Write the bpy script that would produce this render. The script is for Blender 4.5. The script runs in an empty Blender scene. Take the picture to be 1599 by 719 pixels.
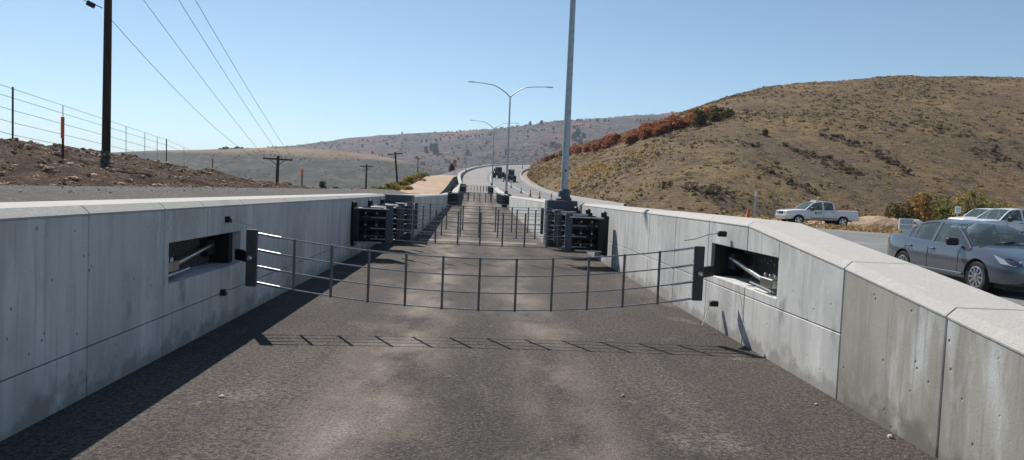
import bpy, bmesh, math, random
import numpy as np
from mathutils import Vector, Matrix, noise
R = math.radians
rng = random.Random(7)
scene = bpy.context.scene
col = scene.collection
EYE = 1.67
F = 1155.0

# ---------------------------------------------------------------- camera
yc = Vector((-51.5, 62.5, -F)).normalized()
zc = Vector((0.04, 1.0, 0)); zc = (zc - yc * zc.dot(yc)).normalized()
xc = yc.cross(zc)
ROT = Matrix((xc, yc, zc))          # camera space -> world
cam_d = bpy.data.cameras.new('camera'); cam = bpy.data.objects.new('camera', cam_d); col.objects.link(cam)
cam.matrix_world = Matrix.Translation((0, 0, EYE)) @ ROT.to_4x4()
cam_d.sensor_width = 36; cam_d.lens = F / 1599 * 36
cam_d.clip_start = 0.05; cam_d.clip_end = 9000
scene.camera = cam

def at(px, py, D):
    """world point at distance D along the road seen at photo position px,py"""
    d = ROT @ Vector((px - 799.5, -(py - 359.5), -F))
    return Vector((d.x * D / d.y, D, EYE + d.z * D / d.y))

def lerp_tab(t, x):
    if x <= t[0][0]: return t[0][1]
    for (a, b), (c, d) in zip(t, t[1:]):
        if x <= c: return b + (d - b) * (x - a) / (c - a)
    return t[-1][1]
def sm(t, x):
    """smooth table"""
    w = 0.04 * abs(x) + 0.5
    return (lerp_tab(t, x - w) + lerp_tab(t, x) * 2 + lerp_tab(t, x + w)) / 4

CEN = [(-50, 0.03), (50, .05), (70, .1), (115, -.3), (160, -1.6), (185, -1.8), (210, -.8), (230, 1.6), (250, 6), (275, 14), (300, 26), (340, 50), (500, 160)]
ZP = [(-50, 0), (25, 0), (70, .15), (90, .45), (115, 1.1), (160, 3.2), (200, 5.9), (250, 9.8), (300, 13), (340, 15), (3000, 15)]
ZR = [(-50, -.02), (30, 0), (60, .5), (86, .8), (118, 1.35), (160, 3.1), (200, 5.85), (250, 9.75), (300, 13), (340, 15), (3000, 15)]
def cen(D): return sm(CEN, D)
def zp(D): return sm(ZP, D)
def zr(D): return sm(ZR, D)

# ---------------------------------------------------------------- materials
def new_mat(name):
    m = bpy.data.materials.new(name); m.use_nodes = True
    nt = m.node_tree
    for n in list(nt.nodes): nt.nodes.remove(n)
    out = nt.nodes.new('ShaderNodeOutputMaterial'); b = nt.nodes.new('ShaderNodeBsdfPrincipled')
    nt.links.new(b.outputs[0], out.inputs[0])
    return m, nt, b
def rgb(nt, c):
    n = nt.nodes.new('ShaderNodeRGB'); n.outputs[0].default_value = (*c, 1); return n.outputs[0]
def coords(nt, scale=(1, 1, 1)):
    tc = nt.nodes.new('ShaderNodeTexCoord'); mp = nt.nodes.new('ShaderNodeMapping'); mp.inputs['Scale'].default_value = scale
    nt.links.new(tc.outputs['Object'], mp.inputs[0]); return mp.outputs[0]
def noise_fac(nt, scale, stretch=(1, 1, 1), lo=.35, hi=.65, detail=6, rough=.6):
    n = nt.nodes.new('ShaderNodeTexNoise'); n.inputs['Scale'].default_value = scale
    n.inputs['Detail'].default_value = detail; n.inputs['Roughness'].default_value = rough
    nt.links.new(coords(nt, stretch), n.inputs['Vector'])
    r = nt.nodes.new('ShaderNodeMapRange'); r.inputs['From Min'].default_value = lo; r.inputs['From Max'].default_value = hi
    nt.links.new(n.outputs[0], r.inputs[0]); return r.outputs[0]
def voro_fac(nt, scale, lo, hi, stretch=(1, 1, 1)):
    n = nt.nodes.new('ShaderNodeTexVoronoi'); n.inputs['Scale'].default_value = scale
    nt.links.new(coords(nt, stretch), n.inputs['Vector'])
    r = nt.nodes.new('ShaderNodeMapRange'); r.inputs['From Min'].default_value = lo; r.inputs['From Max'].default_value = hi
    nt.links.new(n.outputs[0], r.inputs[0]); return r.outputs[0]
def mixc(nt, fac, a, b, amount=1):
    n = nt.nodes.new('ShaderNodeMix'); n.data_type = 'RGBA'
    if amount != 1:
        mu = nt.nodes.new('ShaderNodeMath'); mu.operation = 'MULTIPLY'; mu.inputs[1].default_value = amount
        nt.links.new(fac, mu.inputs[0]); fac = mu.outputs[0]
    nt.links.new(fac, n.inputs[0]); nt.links.new(a, n.inputs[6]); nt.links.new(b, n.inputs[7])
    return n.outputs[2]
def bump(nt, b, fac, strength, dist):
    n = nt.nodes.new('ShaderNodeBump'); n.inputs['Strength'].default_value = strength; n.inputs['Distance'].default_value = dist
    nt.links.new(fac, n.inputs['Height'])
    for l in nt.links:
        if l.to_node == b and l.to_socket.name == 'Normal': nt.links.new(l.from_socket, n.inputs['Normal'])
    nt.links.new(n.outputs[0], b.inputs['Normal'])
def layered(name, base, layers, rough=.9, bumps=(), metallic=0, spec=.3, island=0):
    """layers: (kind, colour, scale, stretch, lo, hi, amount)"""
    m, nt, b = new_mat(name)
    c = rgb(nt, base)
    for kind, colr, scale, st, lo, hi, amt in layers:
        f = noise_fac(nt, scale, st, lo, hi) if kind == 'n' else voro_fac(nt, scale, lo, hi, st)
        c = mixc(nt, f, c, rgb(nt, colr), amt)
    if island:
        g = nt.nodes.new('ShaderNodeNewGeometry'); h = nt.nodes.new('ShaderNodeHueSaturation')
        r = nt.nodes.new('ShaderNodeMapRange'); r.inputs['To Min'].default_value = 1 - island; r.inputs['To Max'].default_value = 1 + island
        nt.links.new(g.outputs['Random Per Island'], r.inputs[0]); nt.links.new(r.outputs[0], h.inputs['Value'])
        nt.links.new(c, h.inputs['Color']); c = h.outputs[0]
    nt.links.new(c, b.inputs['Base Color'])
    b.inputs['Roughness'].default_value = rough; b.inputs['Metallic'].default_value = metallic
    b.inputs['Specular IOR Level'].default_value = spec
    for kind, scale, st, lo, hi, s_, d in bumps:
        f = noise_fac(nt, scale, st, lo, hi) if kind == 'n' else voro_fac(nt, scale, lo, hi, st)
        bump(nt, b, f, s_, d)
    return m
I3 = (1, 1, 1)
M = {}
def concrete(name, base, dark, light, streak):
    m = layered(name, base, [
        ('n', dark, .55, (1, 1, 1.3), .42, .6, .85), ('n', light, 1.3, (1, 1, .6), .48, .66, .8),
        ('n', dark, 5, (1, 1, .08), .5, .66, .7), ('n', streak, 2.6, (1, 1, .25), .56, .68, .75), ('n', (dark[0]*.6, dark[1]*.6, dark[2]*.6), 9, (1, 1, .05), .58, .7, .55),
        ('v', (dark[0]*.35, dark[1]*.35, dark[2]*.35), 7, I3, .09, .05, .85), ('v', (dark[0]*.3, dark[1]*.3, dark[2]*.3), 2.4, I3, .055, .04, .8), ('n', dark, 60, I3, .45, .7, .4), ('n', light, 14, (1, 1, .6), .55, .7, .35),
        ('n', (dark[0]*.5, dark[1]*.5, dark[2]*.5), 1.7, (1, 1, .5), .64, .73, .7)],
        rough=.88, bumps=[('n', 60, I3, .3, .7, .12, .004), ('n', 3, (1, 1, .6), .3, .7, .15, .01), ('v', 7, I3, .05, .1, .6, .006)])
    # dirt splashed up from the ramp
    nt = m.node_tree; bs = [n for n in nt.nodes if n.type == 'BSDF_PRINCIPLED'][0]
    src = bs.inputs['Base Color'].links[0].from_socket
    tc = nt.nodes.new('ShaderNodeTexCoord'); sp = nt.nodes.new('ShaderNodeSeparateXYZ'); nt.links.new(tc.outputs['Object'], sp.inputs[0])
    ns_ = noise_fac(nt, 3.5, (1, 1, 1), .3, .75); ad = nt.nodes.new('ShaderNodeMath'); ad.operation = 'MULTIPLY'; ad.inputs[1].default_value = .38; nt.links.new(ns_, ad.inputs[0])
    sb = nt.nodes.new('ShaderNodeMath'); sb.operation = 'SUBTRACT'; nt.links.new(ad.outputs[0], sb.inputs[0]); nt.links.new(sp.outputs[2], sb.inputs[1])
    mr = nt.nodes.new('ShaderNodeMapRange'); mr.inputs['From Min'].default_value = -.02; mr.inputs['From Max'].default_value = .12; nt.links.new(sb.outputs[0], mr.inputs[0])
    nt.links.new(mixc(nt, mr.outputs[0], src, rgb(nt, (dark[0]*.62, dark[1]*.58, dark[2]*.54)), .7), bs.inputs['Base Color'])
    return m
M['concrete'] = concrete('concrete', (.58, .57, .54), (.4, .395, .38), (.66, .65, .62), (.72, .71, .68))
M['concrete_old'] = concrete('concrete_old', (.37, .35, .305), (.24, .225, .195), (.44, .42, .37), (.68, .69, .67))
M['concrete_top'] = layered('concrete_top', (.43, .41, .375), [('n', (.42, .41, .39), 2, I3, .4, .65, .7), ('n', (.36, .35, .33), 30, I3, .45, .7, .5), ('n', (.53, .51, .47), 8, I3, .55, .7, .5), ('n', (.25, .24, .22), 1.1, I3, .58, .7, .5)], bumps=[('n', 40, I3, .3, .7, .3, .01)])
M['ramp'] = layered('ramp_asphalt', (.1, .083, .073), [
    ('n', (.05, .042, .037), .45, (1, .6, 1), .44, .6, .8), ('n', (.17, .143, .12), .4, (1.6, .3, 1), .5, .62, .75),
    ('n', (.3, .26, .215), .9, (1.0, .7, 1), .57, .7, .7), ('n', (.44, .37, .28), 2.0, (.9, 1.2, 1), .66, .75, .7),
    ('n', (.02, .017, .015), 26, I3, .47, .56, .75), ('n', (.03, .026, .024), 70, I3, .5, .6, .8), ('n', (.25, .22, .19), 40, I3, .56, .66, .7), ('n', (.04, .035, .032), 12, I3, .54, .66, .5), ('n', (.34, .3, .26), 120, I3, .58, .66, .6), ('n', (.045, .038, .034), 3, (1, .4, 1), .6, .7, .5)],
    rough=.95, bumps=[('n', 70, I3, .3, .7, .8, .012), ('n', 5, I3, .3, .7, .3, .03)])
def centre_dust(m):
    nt = m.node_tree; bs = [n for n in nt.nodes if n.type == 'BSDF_PRINCIPLED'][0]
    src = bs.inputs['Base Color'].links[0].from_socket
    tc = nt.nodes.new('ShaderNodeTexCoord'); sp = nt.nodes.new('ShaderNodeSeparateXYZ'); nt.links.new(tc.outputs['Object'], sp.inputs[0])
    for x0, w_, amt, c_ in ((-.75, .75, .9, (.36, .31, .255)), (.75, .6, .75, (.32, .275, .225))):     # dust on the two wheel lanes
        sb = nt.nodes.new('ShaderNodeMath'); sb.operation = 'SUBTRACT'; sb.inputs[1].default_value = x0; nt.links.new(sp.outputs[0], sb.inputs[0])
        ab = nt.nodes.new('ShaderNodeMath'); ab.operation = 'ABSOLUTE'; nt.links.new(sb.outputs[0], ab.inputs[0])
        mr = nt.nodes.new('ShaderNodeMapRange'); mr.interpolation_type = 'SMOOTHSTEP'; mr.inputs['From Min'].default_value = w_; mr.inputs['From Max'].default_value = 0; nt.links.new(ab.outputs[0], mr.inputs[0])
        mu = nt.nodes.new('ShaderNodeMath'); mu.operation = 'MULTIPLY'; nt.links.new(mr.outputs[0], mu.inputs[0]); nt.links.new(noise_fac(nt, 1.1, (1, .45, 1), .4, .62), mu.inputs[1])
        m2 = nt.nodes.new('ShaderNodeMath'); m2.operation = 'MULTIPLY'; nt.links.new(mu.outputs[0], m2.inputs[0]); nt.links.new(noise_fac(nt, 55, I3, .32, .55), m2.inputs[1])
        src = mixc(nt, m2.outputs[0], src, rgb(nt, c_), amt)
    nt.links.new(src, bs.inputs['Base Color'])
centre_dust(M['ramp'])
M['ramp_far'] = layered('ramp_concrete', (.26, .25, .235), [('n', (.18, .17, .16), .5, I3, .4, .65, .8), ('n', (.33, .31, .29), 1.5, I3, .5, .7, .6)])
M['dust'] = layered('pale_dust', (.26, .225, .19), [('n', (.13, .11, .095), 1.6, I3, .4, .6, .8), ('n', (.16, .145, .135), 40, I3, .5, .62, .7)])
M['road'] = layered('road_asphalt', (.17, .168, .165), [('n', (.14, .14, .14), .4, (1, .2, 1), .4, .65, .7), ('n', (.28, .27, .26), 30, I3, .5, .7, .5), ('n', (.26, .25, .24), .15, I3, .5, .65, .7)], bumps=[('n', 60, I3, .3, .7, .5, .01)])
M['paint'] = layered('road_paint', (.7, .7, .68), [('n', (.35, .35, .34), 12, I3, .5, .65, .6)])
M['gravel'] = layered('gravel', (.16, .147, .13), [('n', (.1, .095, .09), 14, I3, .4, .62, .8), ('n', (.34, .31, .28), 22, I3, .55, .68, .8), ('n', (.12, .11, .1), 1.2, I3, .4, .65, .6)], bumps=[('n', 18, I3, .3, .7, .9, .06)])
M['soil'] = layered('bank_soil', (.62, .43, .3), [('n', (.27, .165, .105), 1.1, (1, .5, 1), .42, .6, .85), ('n', (.6, .46, .32), .8, (1, .5, 1), .5, .66, .8), ('n', (.2, .125, .085), 6, I3, .54, .64, .8), ('n', (.5, .38, .27), 9, I3, .58, .7, .7)], bumps=[('n', 3, I3, .3, .7, .9, .3), ('n', 12, I3, .3, .7, .9, .1)])
M['tan_dirt'] = layered('tan_dirt', (.42, .3, .2), [('n', (.3, .2, .13), .4, I3, .4, .6, .8), ('n', (.5, .38, .27), 1.4, I3, .5, .7, .7)], bumps=[('n', 2, I3, .3, .7, .6, .2)])
M['scrub_slope'] = layered('scrub_slope', (.2, .16, .07), [('n', (.1, .085, .035), .6, I3, .45, .6, .9), ('n', (.3, .22, .06), .8, I3, .55, .68, .9), ('n', (.2, .09, .05), 1.5, I3, .6, .7, .8)], bumps=[('n', 1.5, I3, .3, .7, 1, .5)])
M['valley'] = layered('valley_field', (.2, .145, .09), [('n', (.14, .125, .095), .012, (1, 2.5, 1), .42, .6, .85), ('n', (.34, .25, .16), .03, (1, 3, 1), .5, .7, .7), ('n', (.12, .1, .075), .25, (1, .5, 1), .5, .65, .6)])
M['lot'] = layered('lot_gravel', (.33, .26, .19), [('n', (.22, .17, .12), .3, I3, .4, .6, .8), ('n', (.42, .34, .26), 2, I3, .5, .7, .6), ('n', (.12, .09, .06), 8, I3, .6, .7, .6)], bumps=[('n', 6, I3, .3, .7, .6, .08)])
M['hill'] = layered('hill_grass', (.26, .165, .078), [
    ('n', (.15, .105, .065), .045, (1, .7, 1), .42, .62, .8), ('n', (.38, .265, .105), .05, (1, .8, 1.5), .5, .66, .8),
    ('n', (.12, .085, .055), .55, (1, .4, 1), .48, .62, .8), ('n', (.33, .245, .12), 1.1, (1, .5, 1), .55, .68, .6), ('n', (.075, .06, .045), .22, (1, .5, 2), .58, .66, .7),
    ('n', (.11, .08, .05), 3, I3, .52, .62, .6)], bumps=[('n', .8, I3, .3, .7, 1, .9), ('n', 4, I3, .3, .7, .9, .2)])
M['far'] = layered('far_hill', (.085, .058, .046), [('n', (.038, .032, .03), .02, (1, .8, 2), .4, .6, .85), ('n', (.12, .08, .06), .008, (1, 1, 3), .5, .62, .7), ('n', (.025, .028, .025), .07, (1, .5, 1.5), .54, .62, .85), ('n', (.26, .085, .055), .007, (1, .6, 2.5), .56, .66, .65), ('n', (.15, .115, .085), .03, (1, .3, 2), .58, .68, .5)], bumps=[('n', .06, I3, .3, .7, 1, 8)])
def tan_hill():
    m, nt, b = new_mat('mid_hill')
    low = mixc(nt, noise_fac(nt, .02, (1, .5, 4), .4, .6), rgb(nt, (.058, .058, .042)), rgb(nt, (.032, .034, .027)))
    low = mixc(nt, noise_fac(nt, .09, (1, .4, 3), .5, .66), low, rgb(nt, (.13, .11, .08)), .7)
    up = mixc(nt, noise_fac(nt, .01, (1, 1, 6), .4, .6), rgb(nt, (.22, .155, .09)), rgb(nt, (.15, .105, .065)))
    g = nt.nodes.new('ShaderNodeNewGeometry'); sp = nt.nodes.new('ShaderNodeSeparateXYZ'); nt.links.new(g.outputs['Position'], sp.inputs[0])
    ad = nt.nodes.new('ShaderNodeMath'); ad.operation = 'ADD'
    sc = nt.nodes.new('ShaderNodeMath'); sc.operation = 'MULTIPLY'; sc.inputs[1].default_value = 14
    nt.links.new(noise_fac(nt, .006, (1, 1, 1), 0, 1), sc.inputs[0]); nt.links.new(sp.outputs[2], ad.inputs[0]); nt.links.new(sc.outputs[0], ad.inputs[1])
    mr = nt.nodes.new('ShaderNodeMapRange'); mr.inputs['From Min'].default_value = 38; mr.inputs['From Max'].default_value = 44
    nt.links.new(ad.outputs[0], mr.inputs[0])
    nt.links.new(mixc(nt, mr.outputs[0], low, up), b.inputs['Base Color']); b.inputs['Roughness'].default_value = .95
    b.inputs['Specular IOR Level'].default_value = .1
    return m
M['mid_hill'] = tan_hill()
def metal(name, c, rough=.45, met=1, wear=None):
    w = wear or tuple(x * .6 for x in c)
    return layered(name, c, [('n', w, 9, I3, .45, .65, .6), ('n', tuple(min(1, x * 1.25) for x in c), 30, (1, 1, .2), .55, .7, .4)], rough=rough, metallic=met, spec=.5, bumps=[('n', 50, I3, .3, .7, .1, .003)])
M['galv'] = metal('galvanised_steel', (.42, .44, .47), .5, .7)
M['cable'] = metal('steel_cable', (.5, .49, .47), .35)
M['post'] = metal('painted_steel_grey', (.17, .155, .145), .6, .2)
M['plate'] = metal('dark_plate', (.075, .072, .07), .6, .2)
M['black'] = metal('black_steel', (.009, .009, .01), .55, .1)
M['dark_block'] = metal('steel_and_shade', (.09, .1, .12), .55, .3)  # on the step blocks this tone holds their shade; elsewhere plain steel
M['bright'] = metal('bright_steel', (.62, .6, .57), .3)
M['wood'] = layered('pole_wood', (.055, .042, .034), [('n', (.03, .023, .02), 3, (4, 4, .2), .4, .6, .8), ('n', (.1, .075, .055), 5, (5, 5, .3), .55, .7, .6)], bumps=[('n', 6, (4, 4, .2), .3, .7, .6, .01)])
M['rust_post'] = metal('rusty_fence_steel', (.09, .07, .06), .7, .3)
M['orange'] = layered('orange_plastic', (.8, .13, .035), [('n', (.5, .09, .03), 6, I3, .5, .7, .6)], rough=.5)
M['faded_orange'] = layered('faded_orange', (.42, .13, .07), [('n', (.25, .1, .07), 6, I3, .5, .7, .6)], rough=.6)
M['white_band'] = layered('reflective_white', (.75, .75, .75), [('n', (.5, .5, .5), 9, I3, .5, .7, .5)], rough=.4)
M['rubber'] = layered('rubber', (.02, .02, .02), [('n', (.035, .032, .03), 8, I3, .45, .65, .6)], rough=.8)
M['rim'] = metal('alloy_rim', (.55, .56, .58), .3)
M['white_paint'] = layered('white_car_paint', (.72, .73, .74), [('n', (.6, .59, .57), 1.5, (1, 1, .5), .5, .7, .5)], rough=.25, spec=.6)
M['grey_paint'] = layered('grey_car_paint', (.13, .136, .155), [('n', (.14, .147, .165), 1.2, I3, .5, .7, .5)], rough=.22, metallic=.55, spec=.6)
for k in ('white_paint', 'grey_paint'):
    b = [n for n in M[k].node_tree.nodes if n.type == 'BSDF_PRINCIPLED'][0]; b.inputs['Coat Weight'].default_value = .6; b.inputs['Coat Roughness'].default_value = .05
M['chrome'] = metal('chrome', (.7, .7, .7), .15)
M['lamp'] = layered('lamp_lens', (.5, .52, .55), [('n', (.35, .36, .4), 20, I3, .4, .6, .6)], rough=.1, spec=.9)
M['red_lens'] = layered('red_lens', (.35, .02, .015), [('n', (.2, .01, .01), 20, I3, .4, .6, .6)], rough=.2)
M['interior'] = layered('dark_interior', (.035, .034, .033), [('n', (.06, .058, .055), 6, I3, .4, .6, .6)], rough=.8)
M['green_mark'] = layered('green_decal', (.04, .1, .05), [('n', (.03, .06, .03), 20, I3, .4, .6, .6)], rough=.5)
M['amber'] = layered('amber_lens', (.6, .3, .08), [('n', (.7, .5, .3), 20, I3, .4, .6, .6)], rough=.3)
M['rope'] = layered('white_cord', (.5, .5, .48), [('n', (.3, .3, .3), 20, I3, .4, .6, .6)])
M['rock'] = layered('rock', (.3, .27, .24), [('n', (.18, .16, .14), 3, I3, .4, .6, .8), ('n', (.33, .28, .23), 6, I3, .55, .7, .7)], island=.45, bumps=[('n', 8, I3, .3, .7, .7, .03)])
M['clod'] = layered('soil_clod', (.44, .3, .21), [('n', (.13, .08, .055), 3, I3, .45, .62, .8), ('n', (.4, .29, .2), 5, I3, .55, .7, .7)], island=.5, bumps=[('n', 9, I3, .3, .7, .8, .04)])
M['stone_pale'] = layered('pale_stone', (.5, .47, .42), [('n', (.3, .28, .25), 30, I3, .4, .6, .7)], island=.3)
M['trunk'] = layered('bark', (.05, .04, .03), [('n', (.09, .07, .05), 8, (3, 3, .5), .45, .65, .7)])
def leaf(name, a, b_, isl=.45, tr=.4):
    m = layered(name, a, [('n', b_, .9, I3, .42, .6, .85)], rough=.85, island=isl, spec=.15)
    nt = m.node_tree; bs = [n for n in nt.nodes if n.type == 'BSDF_PRINCIPLED'][0]; out = [n for n in nt.nodes if n.type == 'OUTPUT_MATERIAL'][0]
    t = nt.nodes.new('ShaderNodeBsdfTranslucent'); nt.links.new(bs.inputs['Base Color'].links[0].from_socket, t.inputs[0])
    mx = nt.nodes.new('ShaderNodeMixShader'); mx.inputs[0].default_value = tr
    nt.links.new(bs.outputs[0], mx.inputs[1]); nt.links.new(t.outputs[0], mx.inputs[2]); nt.links.new(mx.outputs[0], out.inputs[0])
    return m
M['leaf_rust'] = leaf('rust_leaf', (.4, .16, .075), (.28, .125, .065))
M['leaf_red'] = leaf('red_leaf', (.36, .105, .065), (.27, .1, .065))
M['leaf_olive'] = leaf('olive_leaf', (.17, .13, .05), (.1, .09, .04))
M['leaf_green'] = leaf('green_leaf', (.13, .15, .045), (.24, .21, .06))
M['leaf_orange'] = leaf('orange_leaf', (.42, .24, .08), (.26, .18, .07))
M['leaf_yellow'] = leaf('yellow_leaf', (.38, .3, .1), (.24, .2, .08))
M['leaf_dark'] = leaf('dark_juniper', (.022, .032, .022), (.035, .042, .028))
M['sage'] = leaf('sage_leaf', (.23, .17, .1), (.17, .125, .08), .5)
M['grass_dry'] = leaf('dry_grass', (.36, .25, .115), (.27, .185, .09), .4)
M['gold_weed'] = leaf('gold_weed', (.4, .28, .09), (.32, .22, .085), .3)
M['scrub'] = leaf('scrub_leaf', (.14, .11, .072), (.1, .08, .055), .5)
def glass_mat():
    m, nt, b = new_mat('car_glass')
    b.inputs['Base Color'].default_value = (.1, .13, .14, 1); b.inputs['Roughness'].default_value = .03; b.inputs['Specular IOR Level'].default_value = .8
    n = noise_fac(nt, 2, I3, 0, 1); r = nt.nodes.new('ShaderNodeMapRange'); r.inputs['To Min'].default_value = .02; r.inputs['To Max'].default_value = .06
    nt.links.new(n, r.inputs[0]); nt.links.new(r.outputs[0], b.inputs['Roughness'])
    t = nt.nodes.new('ShaderNodeBsdfTransparent'); t.inputs[0].default_value = (.75, .85, .85, 1)
    mx = nt.nodes.new('ShaderNodeMixShader'); mx.inputs[0].default_value = .5
    out = [x for x in nt.nodes if x.type == 'OUTPUT_MATERIAL'][0]
    nt.links.new(b.outputs[0], mx.inputs[2]); nt.links.new(t.outputs[0], mx.inputs[1]); nt.links.new(mx.outputs[0], out.inputs[0])
    return m
M['glass'] = glass_mat()

# ---------------------------------------------------------------- mesh helpers
class MB:
    def __init__(s): s.v = []; s.f = []; s.m = []
    def add(s, vs, fs, mi=0):
        o = len(s.v); s.v += [tuple(v) for v in vs]; s.f += [tuple(i + o for i in f) for f in fs]; s.m += [mi] * len(fs)
    def box(s, c, d, rot=None, mi=0, taper=1):
        vs = []
        for z in (-1, 1):
            k = taper if z > 0 else 1
            for x, y in ((-1, -1), (1, -1), (1, 1), (-1, 1)):
                v = Vector((x * d[0] / 2 * k, y * d[1] / 2 * k, z * d[2] / 2))
                if rot: v = rot @ v
                vs.append(v + Vector(c))
        s.add(vs, [(0, 3, 2, 1), (4, 5, 6, 7), (0, 1, 5, 4), (1, 2, 6, 5), (2, 3, 7, 6), (3, 0, 4, 7)], mi)
    def hexa(s, p, mi=0):   # p: 4 bottom, 4 top
        s.add(p, [(0, 3, 2, 1), (4, 5, 6, 7), (0, 1, 5, 4), (1, 2, 6, 5), (2, 3, 7, 6), (3, 0, 4, 7)], mi)
    def tube(s, pts, r, n=8, cap=True, mi=0):
        pts = [Vector(p) for p in pts]; rs = r if isinstance(r, (list, tuple)) else [r] * len(pts)
        vs = []; fs = []
        ref = Vector((0, 0, 1))
        d0 = (pts[-1] - pts[0]).normalized()
        if abs(d0.z) > .8: ref = Vector((1, 0, 0))
        for i, p in enumerate(pts):
            a = pts[max(0, i - 1)]; b = pts[min(len(pts) - 1, i + 1)]; t = (b - a).normalized()
            u = t.cross(ref).normalized(); w = t.cross(u).normalized()
            for k in range(n):
                q = 2 * math.pi * k / n
                vs.append(p + (u * math.cos(q) + w * math.sin(q)) * rs[i])
        for i in range(len(pts) - 1):
            for k in range(n):
                a = i * n + k; b = i * n + (k + 1) % n
                fs.append((a, b, b + n, a + n))
        if cap:
            fs.append(tuple(range(n))[::-1]); fs.append(tuple(range((len(pts) - 1) * n, len(pts) * n)))
        s.add(vs, fs, mi)
    def prism(s, poly, axis_vec, mi=0):
        n = len(poly); a = [Vector(p) for p in poly]; b = [p + Vector(axis_vec) for p in a]
        s.add(a + b, [tuple(range(n))[::-1], tuple(range(n, 2 * n))] + [(i, (i + 1) % n, (i + 1) % n + n, i + n) for i in range(n)], mi)
    def lathe(s, prof, c, n=16, axis='z', mi=0):
        vs = []; fs = []; c = Vector(c)
        for r_, h in prof:
            for k in range(n):
                q = 2 * math.pi * k / n; x, y = r_ * math.cos(q), r_ * math.sin(q)
                vs.append(c + (Vector((x, y, h)) if axis == 'z' else Vector((x, h, y)) if axis == 'y' else Vector((h, x, y))))
        for i in range(len(prof) - 1):
            for k in range(n):
                a = i * n + k; b = i * n + (k + 1) % n; fs.append((a, b, b + n, a + n))
        fs.append(tuple(range(n))); fs.append(tuple(range((len(prof) - 1) * n, len(prof) * n)))
        s.add(vs, fs, mi)
    def grid(s, P, mi=0):
        n = len(P); m = len(P[0]); vs = [p for row in P for p in row]
        s.add(vs, [(i * m + j, i * m + j + 1, (i + 1) * m + j + 1, (i + 1) * m + j) for i in range(n - 1) for j in range(m - 1)], mi)
    def rock(s, c, r, sub=1, mi=0, flat=.7):
        t = (1 + 5 ** .5) / 2
        base = [(-1, t, 0), (1, t, 0), (-1, -t, 0), (1, -t, 0), (0, -1, t), (0, 1, t), (0, -1, -t), (0, 1, -t), (t, 0, -1), (t, 0, 1), (-t, 0, -1), (-t, 0, 1)]
        fs = [(0, 11, 5), (0, 5, 1), (0, 1, 7), (0, 7, 10), (0, 10, 11), (1, 5, 9), (5, 11, 4), (11, 10, 2), (10, 7, 6), (7, 1, 8), (3, 9, 4), (3, 4, 2), (3, 2, 6), (3, 6, 8), (3, 8, 9), (4, 9, 5), (2, 4, 11), (6, 2, 10), (8, 6, 7), (9, 8, 1)]
        sx, sy = rng.uniform(.7, 1.3), rng.uniform(.7, 1.3); a = rng.uniform(0, 6.3)
        vs = []
        for b in base:
            v = Vector(b).normalized() * r * rng.uniform(.7, 1.2)
            x, y = v.x * sx, v.y * sy
            vs.append(Vector(c) + Vector((x * math.cos(a) - y * math.sin(a), x * math.sin(a) + y * math.cos(a), v.z * flat)))
        s.add(vs, fs, mi)
    def build(s, name, mat, parent=None, smooth=False, bevel=0, origin=None):
        me = bpy.data.meshes.new(name)
        vs = s.v
        if origin is not None: vs = [(x - origin[0], y - origin[1], z - origin[2]) for x, y, z in vs]
        me.from_pydata(vs, [], s.f); me.update()
        for mm in (mat if isinstance(mat, list) else [mat]): me.materials.append(M[mm] if isinstance(mm, str) else mm)
        if isinstance(mat, list): me.polygons.foreach_set('material_index', s.m)
        bm = bmesh.new(); bm.from_mesh(me); bmesh.ops.recalc_face_normals(bm, faces=bm.faces)
        if bevel: bmesh.ops.bevel(bm, geom=[e for e in bm.edges if len(e.link_faces) == 2 and e.calc_face_angle(0) > .6], offset=bevel, segments=1, affect='EDGES')
        bm.to_mesh(me); bm.free()
        if smooth:
            me.polygons.foreach_set('use_smooth', [True] * len(me.polygons))
            try: me.set_sharp_from_angle(angle=R(38))
            except Exception: pass
        o = bpy.data.objects.new(name, me); col.objects.link(o)
        if origin is not None: o.location = origin
        if parent: o.parent = parent
        return o
def tag(o, label=None, cat=None, group=None, kind=None):
    if label: o['label'] = label
    if cat: o['category'] = cat
    if group: o['group'] = group
    if kind: o['kind'] = kind
    return o
def empty(name, loc, label, cat, group=None, rz=0):
    o = bpy.data.objects.new(name, None); col.objects.link(o); o.location = loc; o.rotation_euler = (0, 0, rz)
    o.empty_display_size = .2
    return tag(o, label, cat, group)
def copy_tree(o, parent=None):
    c = o.copy(); col.objects.link(c); c.parent = parent
    for ch in [x for x in bpy.data.objects if x.parent == o]: copy_tree(ch, c)
    return c
def nz(x, y, s, seed=0): return noise.fractal(Vector((x * s, y * s, seed)), 1.0, 2.0, 4)

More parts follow.
